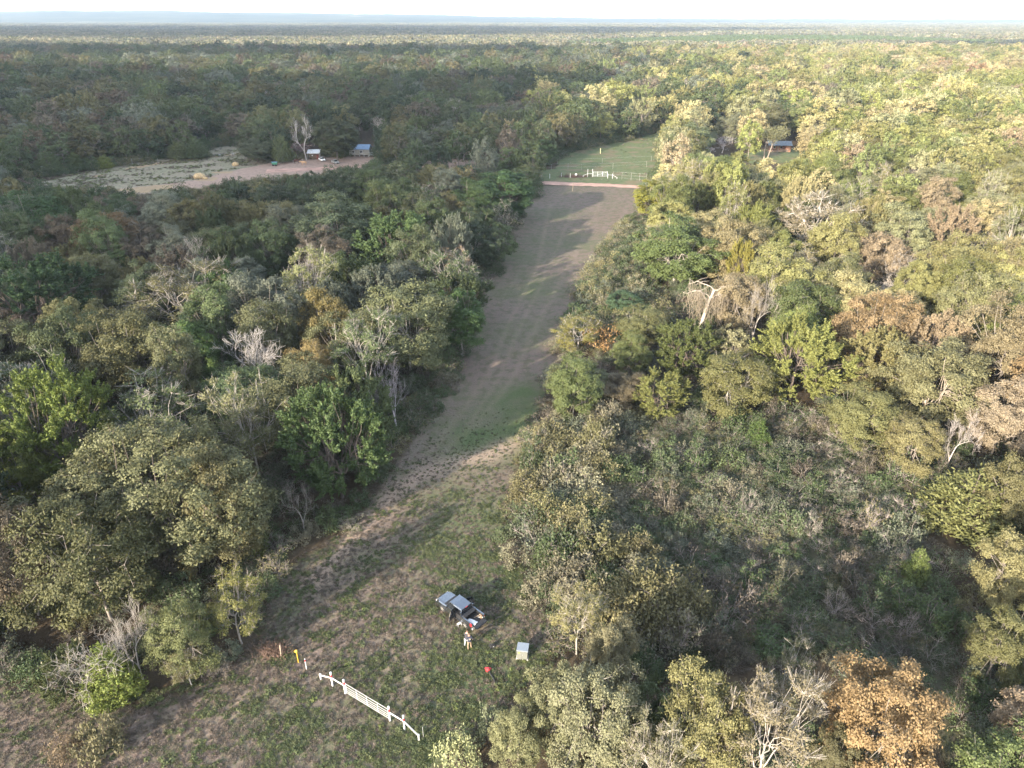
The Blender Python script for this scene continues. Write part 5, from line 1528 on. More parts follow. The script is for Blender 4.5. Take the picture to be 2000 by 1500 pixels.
    for x in (1.68, -1.69):
        for y in (-.80, .80):
            wheel(r, x, y)
            MB().prism([(x + math.cos(t) * .50, .40 + math.sin(t) * .50) for t in np.linspace(-.15, math.pi + .15, 12)] + [(x + math.cos(t) * .42, .40 + math.sin(t) * .42) for t in np.linspace(math.pi + .15, -.15, 12)],
                       (.90 if y > 0 else -.96), (.96 if y > 0 else -.90)).build('wheel_arch', M_TRUCK, r)
    def w(x, y, z): return c + Vector((u.x * x + n.x * y, u.y * x + n.y * y, z)) * 1.0 if False else c + u * (x * sc) + n * (y * sc) + Vector((0, 0, z * sc))
    # load in the bed
    rng = np.random.default_rng(2)
    k = 12; Vx = []
    for i in range(k):
        for j in range(k):
            x, y = i / (k - 1) - .5, j / (k - 1) - .5
            Vx.append((x * .95 + rng.normal(0, .02), y * .5 + rng.normal(0, .02), .06 + .11 * max(0, 1 - 3.2 * (x * x + y * y)) + .05 * math.sin(i * 1.9 + j) * math.cos(j * 1.7) * (1 - 2 * abs(x)) + abs(rng.normal(0, .012))))
    F = [(i * k + j, i * k + j + 1, (i + 1) * k + j + 1, (i + 1) * k + j) for i in range(k - 1) for j in range(k - 1)]
    me = quads_mesh('white_sheet', np.array(Vx), np.array(F), [M_CLOTH], smooth=True)
    o = link('white_sheet', me, None, w(-2.2, .42, .77)); o.rotation_euler = (0, 0, math.atan2(u.y, u.x) + .25)
    sm = o.modifiers.new('thick', 'SOLIDIFY'); sm.thickness = .02
    meta(o, 'crumpled white sheet lying in the pickup bed near the tailgate', 'sheet')
    for i, (x, y, a, ln, col, lb) in enumerate(((-2.05, -.45, .5, .7, M_WOOD, 'tan wooden handled tool lying along the far side of the pickup bed'), (-2.35, -.55, -.3, .5, M_STEEL, 'short pale steel bar by the tail light inside the pickup bed'))):
        p = w(x, y, .80); o = MB().tube((-ln / 2, 0, 0), (ln / 2, 0, .12), .03, n=6).box((ln / 2, 0, .12), (.14, .12, .08)).build('hand_tool', col, None, loc=p)
        o.rotation_euler = (0, 0, a); meta(o, lb, 'tool', 'tools lying in the pickup bed')
    p = w(-2.45, -.62, .77)
    o = MB().lathe((0, 0, 0), [(.11, 0), (.12, .02), (.12, .30), (.10, .32)], n=12).build('bucket', mat('brown_bucket', (.28, .17, .10), .6), None, loc=p); meta(o, 'small brown bucket in the far rear corner of the pickup bed', 'bucket')
    o.modifiers.new('b', 'BEVEL').width = .01
    p = w(-1.75, .15, .77)
    o = MB().box((0, 0, .06), (.3, .18, .12)).box((0, 0, .14), (.1, .03, .05)).build('tool_case', M_BLACK, None, bevel=.01, loc=p); meta(o, 'small black case in the middle of the pickup bed', 'case')
    return c, u, n, w


tc_, tu_, tn_, tw_ = pickup()


def small_things():
    # white folding step on the grass by the rear wheel
    p = at(897, 1222); r = empty('step_stool', p, .6, 'small white step stool on the grass beside the pickup rear wheel', 'stool')
    MB().box((0, 0, .30), (.40, .26, .03)).build('seat', M_WHITE, r, bevel=.008)
    for x in (-.17, .17):
        for y in (-.10, .10): MB().tube((x * 1.15, y * 1.2, 0), (x, y, .29), .016, n=6).build('leg', M_WHITE, r)
    MB().box((.22, 0, .15), (.12, .26, .025)).build('step', M_WHITE, r, bevel=.006)
    # black bag
    p = at(961.5, 1264); r = empty('black_bag', p, .4, 'black soft bag standing alone in the grass behind the pickup', 'bag')
    MB().loft([[(-.24, -.15, 0), (.24, -.15, 0), (.24, .15, 0), (-.24, .15, 0)], [(-.27, -.17, .15), (.27, -.17, .15), (.27, .17, .15), (-.27, .17, .15)], [(-.2, -.08, .34), (.2, -.08, .34), (.2, .08, .34), (-.2, .08, .34)]]).build('bag_body', M_BLACK, r, bevel=.03)
    for s in (-1, 1):
        t = MB()
        pts = [(x, s * .05, .33 + .14 * math.sin(k / 6 * math.pi)) for k, x in enumerate(np.linspace(-.1, .1, 7))]
        for a, b in zip(pts, pts[1:]): t.tube(a, b, .012, n=5)
        t.build('handle', M_BLACK, r)
    MB().box((.05, -.165, .2), (.1, .01, .05)).build('tag', M_WHITE, r)
    # red thing with a long dark handle
    p = at(953, 1309); r = empty('red_tool', p, 0, 'bright red bulky tool head with a long dark pole lying in the green grass', 'tool')
    q = at(967, 1333); d = (q - p)
    MB().tube((0, 0, .10), (d.x, d.y, .10), .06, n=7).build('pole', M_BLACK, r)
    rng = np.random.default_rng(6); m = MB()
    m.lathe((0, 0, 0), [(.16, .02), (.24, .08), (.22, .20), (.10, .28)], n=9)
    m.build('head', M_RED, r, bevel=.02)
    for a in (0.4, 2.6, 4.4): MB().box((math.cos(a) * .2, math.sin(a) * .2, .14), (.2, .2, .06), M=Matrix.Rotation(a, 3, 'Z')).build('flap', M_RED, r, bevel=.01)
    # utility box
    p = at(1021, 1281); r = empty('utility_box', p, -.16, 'pale green metal utility box with light lid at the grove edge', 'utility box')
    MB().box((0, 0, .06), (1.12, 1.02, .12)).build('base', mat('concrete', (.42, .40, .37), .9), r, bevel=.01)
    MB().box((0, 0, .58), (1.0, .90, .92)).build('cabinet', M_GREENBOX, r, bevel=.02)
    MB().loft([[(-.54, -.49, 1.05), (.54, -.49, 1.05), (.54, .49, 1.05), (-.54, .49, 1.05)], [(-.52, -.46, 1.13), (.52, -.46, 1.13), (.52, .46, 1.19), (-.52, .46, 1.19)]]).build('lid', M_BOXTOP, r)
    for x in (-.25, .25): MB().box((x, -.462, .56), (.46, .02, .84)).build('door', M_GREENBOX, r, bevel=.004)
    MB().box((.03, -.485, .62), (.03, .03, .16)).build('handle', M_STEEL, r)
    MB().box((-.28, -.478, .85), (.14, .006, .09)).build('warning_plate', M_YEL, r)


small_things()


# ------------------------------------------------------------------ people and cattle: one skinned surface each
def skinned(name, verts, edges, radii, root=0, sub=2):
    me = bpy.data.meshes.new(name + '_tmp'); me.from_pydata([tuple(v) for v in verts], edges, [])
    o = bpy.data.objects.new(name + '_tmp', me); COL.objects.link(o)
    o.modifiers.new('s', 'SKIN'); sv = me.skin_vertices[0].data if me.skin_vertices else None
    if sv is None:
        bpy.context.view_layer.objects.active = o
        bm = bmesh.new(); bm.from_mesh(me); bm.verts.layers.skin.verify(); bm.to_mesh(me); bm.free(); sv = me.skin_vertices[0].data
    for i, r in enumerate(radii):
        sv[i].radius = (r, r) if not isinstance(r, tuple) else r; sv[i].use_root = (i == root)
    ss = o.modifiers.new('d', 'SUBSURF'); ss.levels = sub; ss.render_levels = sub
    dg = bpy.context.evaluated_depsgraph_get(); dg.update()
    out = bpy.data.meshes.new_from_object(o.evaluated_get(dg)); out.name = name
    bpy.data.objects.remove(o); bpy.data.meshes.remove(me)
    for p in out.polygons: p.use_smooth = True
    return out


class Rig:
    def __init__(self): self.v = []; self.e = []; self.r = []
    def add(self, p, r, parent=None):
        self.v.append(Vector(p)); self.r.append(r)
        if parent is not None: self.e.append((parent, len(self.v) - 1))
        return len(self.v) - 1
    def chain(self, parent, pts):
        for p, r in pts: parent = self.add(p, r, parent)
        return parent


SKIN = mat('skin', (.34, .21, .155), .6, var=.06, bump=0)
M_NAVY = mat('navy_shirt', (.025, .03, .05), .9); M_KHAKI = mat('khaki_trousers', (.25, .185, .13), .9); M_LIGHT = mat('light_trousers', (.46, .49, .54), .9)
M_DARKSH = mat('dark_shirt', (.035, .035, .045), .9); M_HAIR = mat('brown_hair', (.07, .045, .03), .9); M_HAIR2 = mat('light_brown_hair', (.11, .07, .045), .9); M_SHOE = mat('shoes', (.06, .05, .045), .8)


def person(loc, rz, label, shirt, pants, hair, Ht=1.85, lean=0., sleeve=.5, pose=0, back_print=False):
    """facing +y; x to the person's right"""
    g = Rig(); k = Ht / 1.85
    P = lambda x, y, z: (x * k, (y + lean * max(0, z - .95)) * k, (z - .25 * abs(lean) * max(0, z - .95)) * k)
    pel = g.add(P(0, 0, .98), .155 * k)
    wa = g.add(P(0, -.01, 1.15), .145 * k, pel); ch = g.add(P(0, 0, 1.36), (.185 * k, .135 * k), wa); up = g.add(P(0, 0, 1.48), (.16 * k, .11 * k), ch)
    nk = g.add(P(0, .01, 1.57), .06 * k, up); hd = g.add(P(0, .03, 1.68), .09 * k, nk); h2 = g.add(P(0, .03, 1.76), .10 * k, hd); g.add(P(0, .02, 1.83), .07 * k, h2)
    g.add(P(0, .135, 1.70), .014 * k, hd)      # nose
    for s in (-1, 1):
        g.add(P(s * .10, .02, 1.70), .014 * k, hd)   # ears
        hip = g.add(P(s * .10, 0, .92), .105 * k, pel)
        st = .06 if s > 0 else -.03
        an = g.chain(hip, [(P(s * .12, .03 + st, .72), .088 * k), (P(s * .13, .04 + st, .50), .062 * k), (P(s * .14, .0 + st, .28), .056 * k), (P(s * .14, -.02 + st, .10), .040 * k)])
        g.chain(an, [(P(s * .145, .06 + st, .045), .042 * k), (P(s * .155, .16 + st, .035), .032 * k)])
        sh = g.add(P(s * .20, 0, 1.46), .068 * k, up)
        if pose == 0: arm = [(s * .27, -.03, 1.24, .05), (s * .30, -.02, 1.16, .046), (s * .30, .12, 1.02, .038), (s * .26, .22, .98, .028)]
        else: arm = [(s * .26, .06, 1.26, .05), (s * .27, .10, 1.18, .046), (s * .22, .26, 1.10, .038), (s * .14, .36, 1.12, .028)]
        w_ = g.chain(sh, [(P(a, b, c), r * k) for a, b, c, r in arm])
        ax, ay, az = arm[-1][:3]
        pa = g.add(P(ax - s * .01, ay + .05, az), .032 * k, w_)
        for f, (dx, ln) in enumerate(((-.03, .075), (-.01, .088), (.01, .084), (.03, .066))):
            g.chain(pa, [(P(ax - s * .01 + dx, ay + .05 + ln * .6, az - .012), .010 * k), (P(ax - s * .01 + dx, ay + .05 + ln, az - .035), .009 * k)])
        g.chain(w_, [(P(ax - s * .045, ay + .04, az + .005), .012 * k), (P(ax - s * .055, ay + .075, az - .01), .009 * k)])
    me = skinned('body', g.v, g.e, g.r)
    for m in (SKIN, shirt, pants, M_SHOE): me.materials.append(m)
    for p in me.polygons:
        c = p.center; z = c.z / k; ax = abs(c.x) / k
        if z < .11: mi = 3
        elif z < .98 and ax < .24: mi = 2
        elif z < 1.575 - .3 * abs(lean) and (ax < .23 or z > 1.2 - .2 * abs(lean)): mi = 1
        else: mi = 0
        p.material_index = mi
    r = empty('person', loc, rz, label, 'person')
    link('body', me, r)
    hm = MB()
    bm = bmesh.new(); bmesh.ops.create_icosphere(bm, subdivisions=2, radius=1)
    bmesh.ops.delete(bm, geom=[v for v in bm.verts if v.co.z < -.35 or (v.co.y > .55 and v.co.z < .35)], context='VERTS')
    hme = bpy.data.meshes.new('hair')
    for v in bm.verts: v.co = Vector(P(v.co.x * .108, .015 + v.co.y * .118, 1.755 + v.co.z * .115))
    bm.to_mesh(hme); bm.free(); hme.materials.append(hair)
    for p in hme.polygons: p.use_smooth = True
    link('hair', hme, r)
    for s in (-1, 1): MB().lathe(P(s * .035, .125, 1.735), [(.004, -.008), (.012, -.003), (.012, .003), (.004, .008)], 'Y', 8).build('eye', M_BLACK, r)
    MB().box(P(0, .124, 1.655), (.05, .012, .012)).build('mouth', mat('lips', (.4, .16, .13), .6, bump=0), r)
    if back_print:
        m = MB()
        for i, (w_, z) in enumerate(((.15, 1.39), (.17, 1.33), (.15, 1.27))):
            for j in range(4): m.box(P((j - 1.5) * w_ / 4, -.150, z), (w_ / 5.6, .008, .032))
        m.build('back_print', mat('pale_print', (.66, .60, .50), .8, bump=0), r)
    return r


pa_ = at(917.5, 1268.5)
person(pa_, .25, 'person seen from behind in a navy shirt with pale back print and khaki trousers', M_NAVY, M_KHAKI, M_HAIR2, 2.0, lean=.06, back_print=True)
pb_ = at(911.0, 1262.5)
person(pb_, -.5, 'person in a dark shirt and light trousers standing close beside the one in khaki', M_DARKSH, M_LIGHT, M_HAIR, 1.92, lean=.25, pose=1)


def cow(loc, rz, label, col, s=1.0, graze=False, grp='cattle on the homestead yard'):
    g = Rig(); P = lambda x, y, z: (x * s, y * s, z * s)
    a = g.add(P(0, 0, 1.02), (.33 * s, .40 * s)); ch = g.add(P(.58, 0, 1.0), (.30 * s, .42 * s), a); hp = g.add(P(-.62, 0, 1.05), (.29 * s, .34 * s), a)
    nz = .75 if graze else 1.32
    n1 = g.add(P(.92, 0, 1.15), .20 * s, ch); n2 = g.add(P(1.15, 0, (1.15 + nz) / 2 + .05), .15 * s, n1); h = g.add(P(1.33, 0, nz), .14 * s, n2); g.chain(h, [(P(1.52, 0, nz - .14), .10 * s), (P(1.64, 0, nz - .22), .085 * s)])
    for q in (-1, 1):
        g.chain(h, [(P(1.28, q * .17, nz + .06), .035 * s), (P(1.26, q * .27, nz + .04), .025 * s)])
        g.chain(ch, [(P(.60, q * .19, .78), .12 * s), (P(.60 + q * .05, q * .2, .48), .07 * s), (P(.60 + q * .07, q * .2, .22), .048 * s), (P(.62 + q * .08, q * .2, .03), .055 * s)])
        g.chain(hp, [(P(-.58, q * .2, .80), .15 * s), (P(-.70 + q * .06, q * .21, .50), .075 * s), (P(-.66 + q * .08, q * .21, .24), .045 * s), (P(-.62 + q * .08, q * .21, .03), .055 * s)])
    g.chain(hp, [(P(-.92, 0, 1.18), .05 * s), (P(-1.0, 0, .85), .025 * s), (P(-1.0, 0, .5), .04 * s)])
    me = skinned('cow', g.v, g.e, g.r, sub=1)
    me.materials.append(mat('hide', col, .85, var=.3, scale=3, bump=0))
    o = link('cow', me, None, loc); o.rotation_euler = (0, 0, rz)
    return meta(o, label, 'cow', grp)


cow(at(571, 315), 2.6, 'black cow standing under the bare reddish tree', (.02, .018, .018), 1.05)
cow(at(579.5, 319), .3, 'black and reddish cow standing in front of the black one', (.06, .022, .015), 1.15)
cow(at(594, 322.5), 3.3, 'tan cow standing on the dirt yard before the shed', (.42, .26, .15), 1.15)


# ------------------------------------------------------------------ homestead
def window_(parent, c, w, h, rz=0., name='window'):
    f = MB()
    f.box((c[0], c[1], c[2] + h / 2), (w + .16, .06, .1)); f.box((c[0], c[1], c[2] - h / 2), (w + .16, .06, .1))
    f.box((c[0] - w / 2, c[1], c[2]), (.1, .055, h)); f.box((c[0] + w / 2, c[1], c[2]), (.1, .055, h)); f.box((c[0], c[1], c[2]), (.04, .05, h))
    o = f.build(name, M_WHITE, parent)
    MB().box((c[0], c[1] + .02, c[2]), (w, .02, h)).build('pane', M_GLASS, o)
    return o


def seams(parent, x0, x1, y0, z0, y1, z1, m, step=.6):
    n_ = int((x1 - x0) / step)
    for i in range(n_ + 1):
        x = x0 + (x1 - x0) * i / n_
        MB().tube((x, y0, z0 + .045), (x, y1, z1 + .045), .03, n=4).build('seam', m, parent)


def house():
    p = at(702, 306); r = empty('cabin_house', p, -.05, 'small grey sided house on piers with a blue metal roof, half behind the round oak', 'house')
    W_, D_ = 8.4, 5.2
    for x in np.linspace(-W_ / 2 + .3, W_ / 2 - .3, 5):
        for y in (.2, D_ - .2): MB().box((x, y, .35), (.3, .3, .7)).build('pier', mat('block', (.45, .43, .4), .9) if x < -3.8 and y < 1 else bpy.data.materials['block'], r)
    w = MB().box((0, D_ / 2, 1.85), (W_, D_, 2.3)).build('wall', M_SIDING, r)
    for i in range(9): MB().box((0, -.012, .85 + i * .26), (W_, .024, .03)).build('siding_board', M_SIDING, w)
    a = MB().prism([(-.45, 2.95), (D_ / 2, 4.5), (D_ / 2, 4.62), (-.5, 3.05)], -W_ / 2 - .3, W_ / 2 + .3)
    def rot(mb): mb.v = [(v[1], v[0], v[2]) for v in mb.v]; return mb
    rf = rot(a).build('roof', M_BLUETIN, r)
    rot(MB().prism([(D_ + .45, 2.95), (D_ / 2, 4.5), (D_ / 2, 4.62), (D_ + .5, 3.05)], -W_ / 2 - .3, W_ / 2 + .3)).build('roof', M_BLUETIN, r)
    seams(rf, -W_ / 2 - .2, W_ / 2 + .2, -.48, 3.02, D_ / 2, 4.60, M_BLUETIN, .7)
    for x in (-W_ / 2 + .02, W_ / 2 - .02): MB().add([(x, 0, 3.0), (x, D_, 3.0), (x, D_ / 2, 4.48), (x + .05, 0, 3.0), (x + .05, D_, 3.0), (x + .05, D_ / 2, 4.48)], [(0, 1, 2), (5, 4, 3), (0, 2, 5, 3), (1, 4, 5, 2), (0, 3, 4, 1)]).build('gable', M_SIDING, r)
    window_(r, (.9, -.03, 2.0), 1.2, 1.1); window_(r, (-2.4, -.03, 2.0), 1.0, 1.0)
    # white entry porch on the end
    MB().box((W_ / 2 + .85, .9, .72), (1.7, 1.8, .1)).build('porch_floor', M_WHITE, r)
    for x in (W_ / 2 + .1, W_ / 2 + 1.6): MB().box((x, .1, 1.2), (.09, .09, 1.9)).build('porch_post', M_WHITE, r)
    MB().box((W_ / 2 + .85, .1, 1.7), (1.6, .05, .07)).build('railing', M_WHITE, r)
    for x in np.linspace(W_ / 2 + .2, W_ / 2 + 1.5, 6): MB().box((x, .1, 1.2), (.05, .04, .95)).build('baluster', M_WHITE, r)
    MB().box((W_ / 2 + .03, 1.4, 1.75), (.05, .9, 1.95)).build('door', M_WHITE, r)


def shed():
    p = at(613, 312); r = empty('open_shed', p, .1, 'open fronted shed with white tin roof and corner posts beside the cars', 'shed')
    W_, D_ = 4.6, 4.0
    for x in (-W_ / 2, W_ / 2):
        MB().box((x, 0, 1.4), (.16, .16, 2.8)).build('post', M_GREYP, r); MB().box((x, D_, 1.2), (.16, .16, 2.4)).build('post', M_GREYP, r)
    rf = MB().loft([[(-W_ / 2 - .3, -.4, 2.55), (W_ / 2 + .3, -.4, 2.55), (W_ / 2 + .3, -.4, 2.65), (-W_ / 2 - .3, -.4, 2.65)], [(-W_ / 2 - .3, D_ + .3, 3.35), (W_ / 2 + .3, D_ + .3, 3.35), (W_ / 2 + .3, D_ + .3, 3.45), (-W_ / 2 - .3, D_ + .3, 3.45)]]).build('roof', M_TIN, r)
    seams(rf, -W_ / 2 - .2, W_ / 2 + .2, -.38, 2.64, D_ + .28, 3.44, M_TIN, .8)
    MB().box((0, D_ - .1, 1.4), (W_ - .2, .1, 2.6)).build('back_wall', M_SIDING, r)
    MB().box((-.4, 1.2, 1.0), (2.6, .12, 2.0)).build('board_wall', mat('brown_board', (.13, .09, .07), .9), r)
    MB().box((-.6, 1.12, 1.5), (.5, .03, .4)).build('white_notice', M_WHITE, r)
    MB().box((1.5, 1.7, .9), (1.1, .9, 1.8)).build('red_locker', mat('dark_red', (.16, .04, .03), .8), r)


def car(loc, rz, label, m, L=4.6, truck_like=False):
    r = empty('parked_car', loc, rz, label, 'car', 'cars parked on the homestead yard')
    def ring(x, w, z0, z1, ch=.12): return [(x, -w + .05, z0), (x, -w, z0 + .1), (x, -w, z1 - ch), (x, -w + ch, z1), (x, w - ch, z1), (x, w, z1 - ch), (x, w, z0 + .1), (x, w - .05, z0)]
    h = L / 2
    MB().loft([ring(h, .70, .35, .66), ring(h - .25, .84, .25, .80), ring(h - 1.2, .88, .22, .95), ring(-h + 1.0, .88, .22, .98), ring(-h + .2, .84, .28, .92), ring(-h, .74, .4, .80)]).build('body', m, r, bevel=.02)
    MB().loft([[(x, y, z) for y, z in ((-w, .94), (-w + .12, z1), (w - .12, z1), (w, .94))] for x, w, z1 in ((h - 1.25, .78, .97), (h - 1.95, .76, 1.38), (-h + 1.55, .76, 1.40), (-h + .75, .76, .99))]).build('greenhouse', M_GLASS, r)
    MB().loft([[(x, -.60, z), (x, .60, z), (x, .58, z + .035), (x, -.58, z + .035)] for x, z in ((h - 1.92, 1.37), (0, 1.41), (-h + 1.5, 1.39))]).build('roof', m, r)
    for x in (h - .9, -h + .9):
        for y in (-.78, .78): wheel(r, x, y, .32, .2)
    for s in (-1, 1):
        MB().box((h - .06, s * .58, .66), (.12, .28, .13)).build('headlight', M_LAMP, r, bevel=.02); MB().box((-h + .04, s * .6, .78), (.1, .26, .14)).build('tail_light', M_TAIL, r, bevel=.02)
        MB().box((h - 1.45, s * .95, .98), (.1, .16, .1)).build('mirror', m, r)
        MB().tube((h - 1.28, s * .78, .95), (h - 1.93, s * .64, 1.40), .035, n=5).build('pillar', m, r); MB().tube((-.15, s * .80, .95), (-.15, s * .66, 1.41), .035, n=5).build('pillar', m, r)
    MB().box((h - .01, 0, .5), (.06, .9, .16)).build('grille', M_BLACK, r)


def yard_things():
    car(at(629, 314), -1.05, 'white car parked in the yard next to the open shed', M_CARW, 4.9)
    car(at(655, 319), -.95, 'silver car with its front towards the road under the round oak', M_CAR, 4.7)
    p = at(537, 324); r = empty('farm_cart', p, .1, 'small green farm cart standing on the dirt by the cattle', 'cart')
    MB().loft([[(-.9, -.55, .55), (.9, -.55, .55), (.9, .55, .55), (-.9, .55, .55)], [(-1.1, -.75, 1.45), (1.1, -.75, 1.45), (1.1, .75, 1.45), (-1.1, .75, 1.45)]]).build('bin', M_GREEN, r)
    MB().box((0, 0, .48), (2.0, .9, .1)).build('frame', M_BLACK, r); MB().tube((1.0, 0, .48), (2.1, 0, .35), .05, n=6).build('drawbar', M_BLACK, r)
    MB().box((0, 0, 1.50), (2.1, 1.4, .06)).build('cover', mat('blue_tarp', (.12, .22, .30), .7), r)
    for x in (-.55, .55):
        for y in (-.6, .6): wheel(r, x, y, .35, .2, M_BLACK)
    rng = np.random.default_rng(3)
    for (px, py, R, h, lb) in ((390, 348, 1.9, 1.7, 'round pile of loose tan hay on the straw patch'), (460, 323.5, 1.2, 1.3, 'smaller round tan hay bale nearer the yard'), (401, 349.5, .9, .7, 'low loose heap of hay against the round pile')):
        p = at(px, py); bm = bmesh.new(); bmesh.ops.create_icosphere(bm, subdivisions=4, radius=1)
        for v in bm.verts:
            f = 1 + .10 * math.sin(v.co.x * 7 + px) * math.sin(v.co.y * 8) + rng.normal(0, .035)
            v.co = Vector((v.co.x * R * f, v.co.y * R * f, (v.co.z + .55) * h / 1.5 * f))
        me = bpy.data.meshes.new('hay_bale'); bm.to_mesh(me); bm.free(); me.materials.append(M_HAY)
        meta(link('hay_bale', me, None, p), lb, 'hay bale', 'hay on the field')
    for (px, py, h, lb) in ((259, 322, 2.4, 'grey fence post at the upper edge of the hay field near dark cedars'), (309, 318, 1.8, 'grey fence post at the hay field edge by the spreading cedar'), (592, 318, 1.6, 'short grey post standing on the yard by the shed')):
        p = at(px, py); meta(MB().tube((0, 0, 0), (0, 0, h), .09, n=7).build('fence_post', M_GREYP, None, loc=p), lb, 'post')
    for (px, py, lb) in ((429, 304, 'pale grey round boulder near the bend of the hay field'), (455, 302, 'cream coloured boulder by the many stemmed tree'), (735, 312, 'small white boulder beside the house porch')):
        p = at(px, py); bm = bmesh.new(); bmesh.ops.create_icosphere(bm, subdivisions=2, radius=.55)
        for v in bm.verts: v.co *= 1 + rng.normal(0, .07); v.co.z = v.co.z * .7 + .2
        me = bpy.data.meshes.new('boulder'); bm.to_mesh(me); bm.free(); me.materials.append(M_GREYP); meta(link('boulder', me, None, p), lb, 'boulder')


def red_cabin():
    p = at(1522, 296.5); r = empty('brick_cabin', p, -.12, 'low orange brown brick cabin with porch and blue grey metal roof under tall oaks', 'house')
    W_, D_ = 9.4, 6.0
    MB().box((1.5, D_ / 2 + 1.6, 1.35), (W_ - 3, D_ - 1.6, 2.7)).build('wall', M_BRICK, r)
    MB().box((W_ / 2 - .9, 1.9, 1.35), (1.8, 3.8, 2.7)).build('wing_wall', M_BRICK, r)
    MB().box((-1.2, .8, .25), (8.0, 1.8, .5)).build('porch_floor', mat('tan_stone', (.28, .20, .15), .9), r)
    MB().box((1.9, -.1, .6), (3.2, .15, .9)).build('porch_wall', bpy.data.materials['tan_stone'], r)
    for x in np.linspace(-W_ / 2 + .3, W_ / 2 - 2.2, 6): MB().box((x, .1, 1.4), (.14, .14, 2.3)).build('porch_post', mat('red_brown_post', (.28, .12, .08), .8) if x < -W_ / 2 + .35 else bpy.data.materials['red_brown_post'], r)
    for x in (-2.6, .4): window_(r, (x + .8, 2.3, 1.6), 1.0, 1.0)
    MB().box((-1.1 + .8, 2.32, 1.3), (.95, .06, 2.0)).build('door', M_WOOD, r)
    def slope(y0, z0, y1, z1): return MB().loft([[(-W_ / 2 - .4, y0, z0), (W_ / 2 + .4, y0, z0), (W_ / 2 + .4, y0, z0 + .1), (-W_ / 2 - .4, y0, z0 + .1)], [(-W_ / 2 - .4, y1, z1), (W_ / 2 + .4, y1, z1), (W_ / 2 + .4, y1, z1 + .1), (-W_ / 2 - .4, y1, z1 + .1)]])
    rf = slope(-.5, 2.62, D_ / 2, 4.05).build('roof', M_BLUETIN2, r); slope(D_ + .6, 2.62, D_ / 2 + .02, 4.05).build('roof', M_BLUETIN2, r)
    seams(rf, -W_ / 2 - .3, W_ / 2 + .3, -.48, 2.72, D_ / 2 - .05, 4.13, M_BLUETIN2, .9)
    for x in (-W_ / 2 + .2, W_ / 2 - .25): MB().add([(x, .2, 2.7), (x, D_, 2.7), (x, D_ / 2, 3.95), (x + .06, .2, 2.7), (x + .06, D_, 2.7), (x + .06, D_ / 2, 3.95)], [(0, 1, 2), (5, 4, 3), (0, 2, 5, 3), (1, 4, 5, 2), (0, 3, 4, 1)]).build('gable', M_BRICK, r)
    # the two leaning bare trunks before it: their crowns stand above
    rng = np.random.default_rng(14)
    for (px, py, tx, ty, lb) in ((1492, 310, 1505, 262, 'pale trunked leaning oak before the cabin, the outer of two'), (1499, 310, 1517, 266, 'pale trunked leaning oak before the cabin, closer to the porch')):
        b = at(px, py); t = at(tx, ty, 9.5); d = t - b; d.y = min(d.y, 3); d.z = 0
        q = empty('leaning_oak', b, 0, lb, 'tree', GF); S = []
        L = path((0, 0, -.2), (d.x * .55, d.y, 8.5), (-.5, 0, 0), .32, .16, 6, rng, S, .05)
        tips = []
        for k in range(7):
            e = L[-1] + rng.normal(0, 1, 3) * np.array([2.6, 2.2, .8]) + np.array([0, 0, 2.2]); tips += path(L[4 + k % 3], e, (0, 0, .6), .09, .03, 4, rng, S, .1)[2:]
        o = link('trunk', trunk_mesh('trunk', S, 6), q); o.color = (.26, .22, .185, 1)
        C = np.concatenate([np.array(x) + rng.normal(0, 1, (110, 3)) * np.array([1.1, 1.1, .6]) for x in tips])
        V, F = leaves(C, rng.normal(size=C.shape) + np.array([0, 0, .4]), .2, rng)
        o = link('crown', crown_mesh('crown', V, F, rng.random(len(F))), q); o.color = (.15, .145, .075, 1)


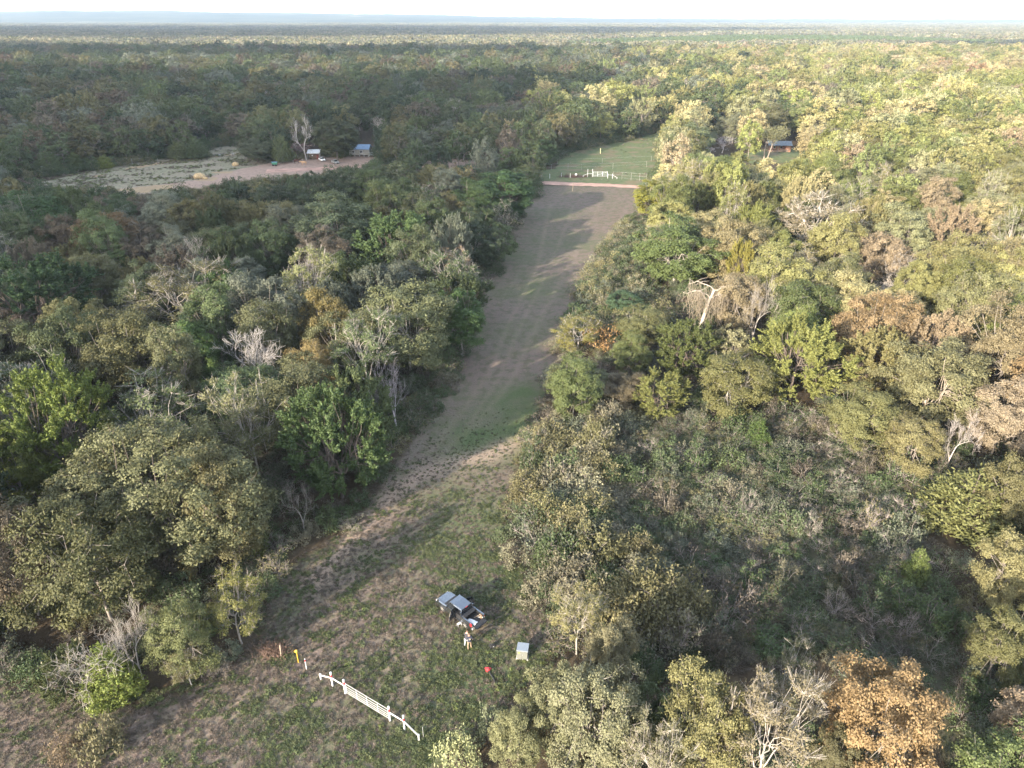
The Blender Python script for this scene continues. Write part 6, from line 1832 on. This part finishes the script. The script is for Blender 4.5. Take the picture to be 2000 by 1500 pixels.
def far_gate():
    def G(zx, zy, h=0.): return at(1000 + zx / 6.25, 250 + zy / 6.25, h)
    def fence(pts, hs, lab, wires, rad=.035, wr=.011, m=M_GREYP, name='wire_fence'):
        o_ = pts[0]; r = empty(name, o_, 0, lab, 'fence')
        L = [p - o_ for p in pts]
        for p in L: MB().tube(p, p + Vector((0, 0, hs)), rad, n=6).build('post', m, r)
        for k in wires:
            w = MB()
            for a, b in zip(L, L[1:]): w.tube(a + Vector((0, 0, hs * k)), b + Vector((0, 0, hs * k)), wr, n=4)
            w.build('wire', M_STEEL, r)
    # white board gate and wings
    g0, g1 = G(985, 600), G(1165, 600)
    d = g1 - g0; L = d.length; u = d.normalized()
    r = empty('ranch_gate', g0, 0, 'white board ranch gate on the far side of the dirt road', 'gate')
    q = lambda t, z: tuple(u * t + Vector((0, 0, z)))
    for z in (.35, .75, 1.15, 1.6, 1.95): MB().tube(q(.1, z), q(L - .1, z), .04, n=6).build('rail', M_WHITE, r)
    for t in (.1, L * .33, L * .66, L - .1): MB().tube(q(t, .3), q(t, 2.0), .07, n=6).build('upright', M_WHITE, r)
    MB().tube(q(.2, .35), q(L - .2, 1.9), .03, n=6).build('brace', M_WHITE, r)
    def wing(pts, hs, lab):
        o_ = pts[0]; r = empty('board_fence', o_, 0, lab, 'fence', 'white wings of the far gate')
        for p, h in zip(pts, hs): a = p - o_; MB().tube(a, a + Vector((0, 0, h)), .08, n=7).build('post', M_WHITE, r)
        for (p, h), (p2, h2) in zip(zip(pts, hs), list(zip(pts, hs))[1:]):
            a, b = p - o_, p2 - o_; MB().tube(a + Vector((0, 0, min(h, 1.4) * .9)), b + Vector((0, 0, min(h2, 1.4) * .9)), .05, n=6).build('rail', M_WHITE, r)
    wing([G(980, 600), G(922, 600), G(868, 602)], [2.9, 2.9, .7], 'tall white posts and rail at the brush pile end of the far gate')
    wing([G(1168, 615), G(1225, 617), G(1280, 622)], [1.7, 1.7, .6], 'short white posts and falling rail at the wire fence end of the far gate')
    fence([G(1230, 622), G(1340, 628), G(1453, 638), G(1556, 645), G(1640, 650)], 2.6, 'tall grey wire fence between far gate and yellow green tree', (.98, .6, .2))
    fence([G(282, 515), G(480, 515), G(683, 505), G(850, 515), G(1230, 500), G(1640, 480)], 2.3, 'grey wire fence crossing the foot of the green meadow', (.97, .5))
    fence([G(555, 442), G(1100, 430), G(1700, 400)], 2.0, 'thin wire fence higher up across the meadow', (.95,))
    for (x, y, h, lb) in ((460, 615, 1.6, 'short white post on the verge nearest the dark wood'), (602, 600, 1.5, 'short pale post in the middle of the verge posts'), (710, 612, 1.7, 'short white post beside the dark brush pile')):
        meta(MB().tube((0, 0, 0), (0, 0, h), .09, n=7).build('verge_post', M_WHITE, None, loc=G(x, y)), lb, 'post')
    p = G(780, 606); r = empty('round_sign', p, 0, 'small round white sign on a short post before the brush pile', 'sign')
    MB().tube((0, 0, 0), (0, 0, 1.0), .05, n=6).build('post', M_GREYP, r); MB().lathe((0, -.07, 1.15), [(.3, -.02), (.42, -.02), (.42, .02), (.3, .02)], 'Y', 14).build('plate', M_WHITE, r)
    p = G(1078, 312); r = empty('meadow_marker', p, 0, 'cream marker post with a cap alone in the green meadow', 'marker')
    MB().tube((0, 0, 0), (0, 0, 1.8), .12, n=7).build('post', mat('cream_plastic', (.72, .62, .36), .6), r); MB().lathe((0, 0, 1.75), [(.2, 0), (.22, .1), (.1, .35)], n=8).build('cap', bpy.data.materials['cream_plastic'], r)
    meta(MB().tube((0, 0, 0), (.15, 0, 2.6), .07, n=6).build('wooden_pole', M_WOOD, None, loc=G(738, 770)), 'thin grey wooden pole standing on the strip just before the dirt road', 'post')
    rng = np.random.default_rng(5); S = []
    for i in range(220):
        a = rng.normal(0, 1, 3) * np.array([2.6, .8, 0]); b = a + np.array([rng.normal(0, 1.2), rng.normal(0, .6), abs(rng.normal(0, .8)) + .1]); path(a, b, rng.normal(0, .3, 3), .06, .02, 3, rng, S)
    V, F = tubes(S, 3); q = empty('brush_pile', G(750, 600)); o = link('twigs', quads_mesh('twigs', V, F, [BARK]), q); o['kind'] = 'stuff'; o.color = (.12, .075, .065, 1); meta(q, 'dark low pile of cut brush behind the round white sign', 'brush')


house(); shed(); yard_things(); red_cabin(); far_gate()
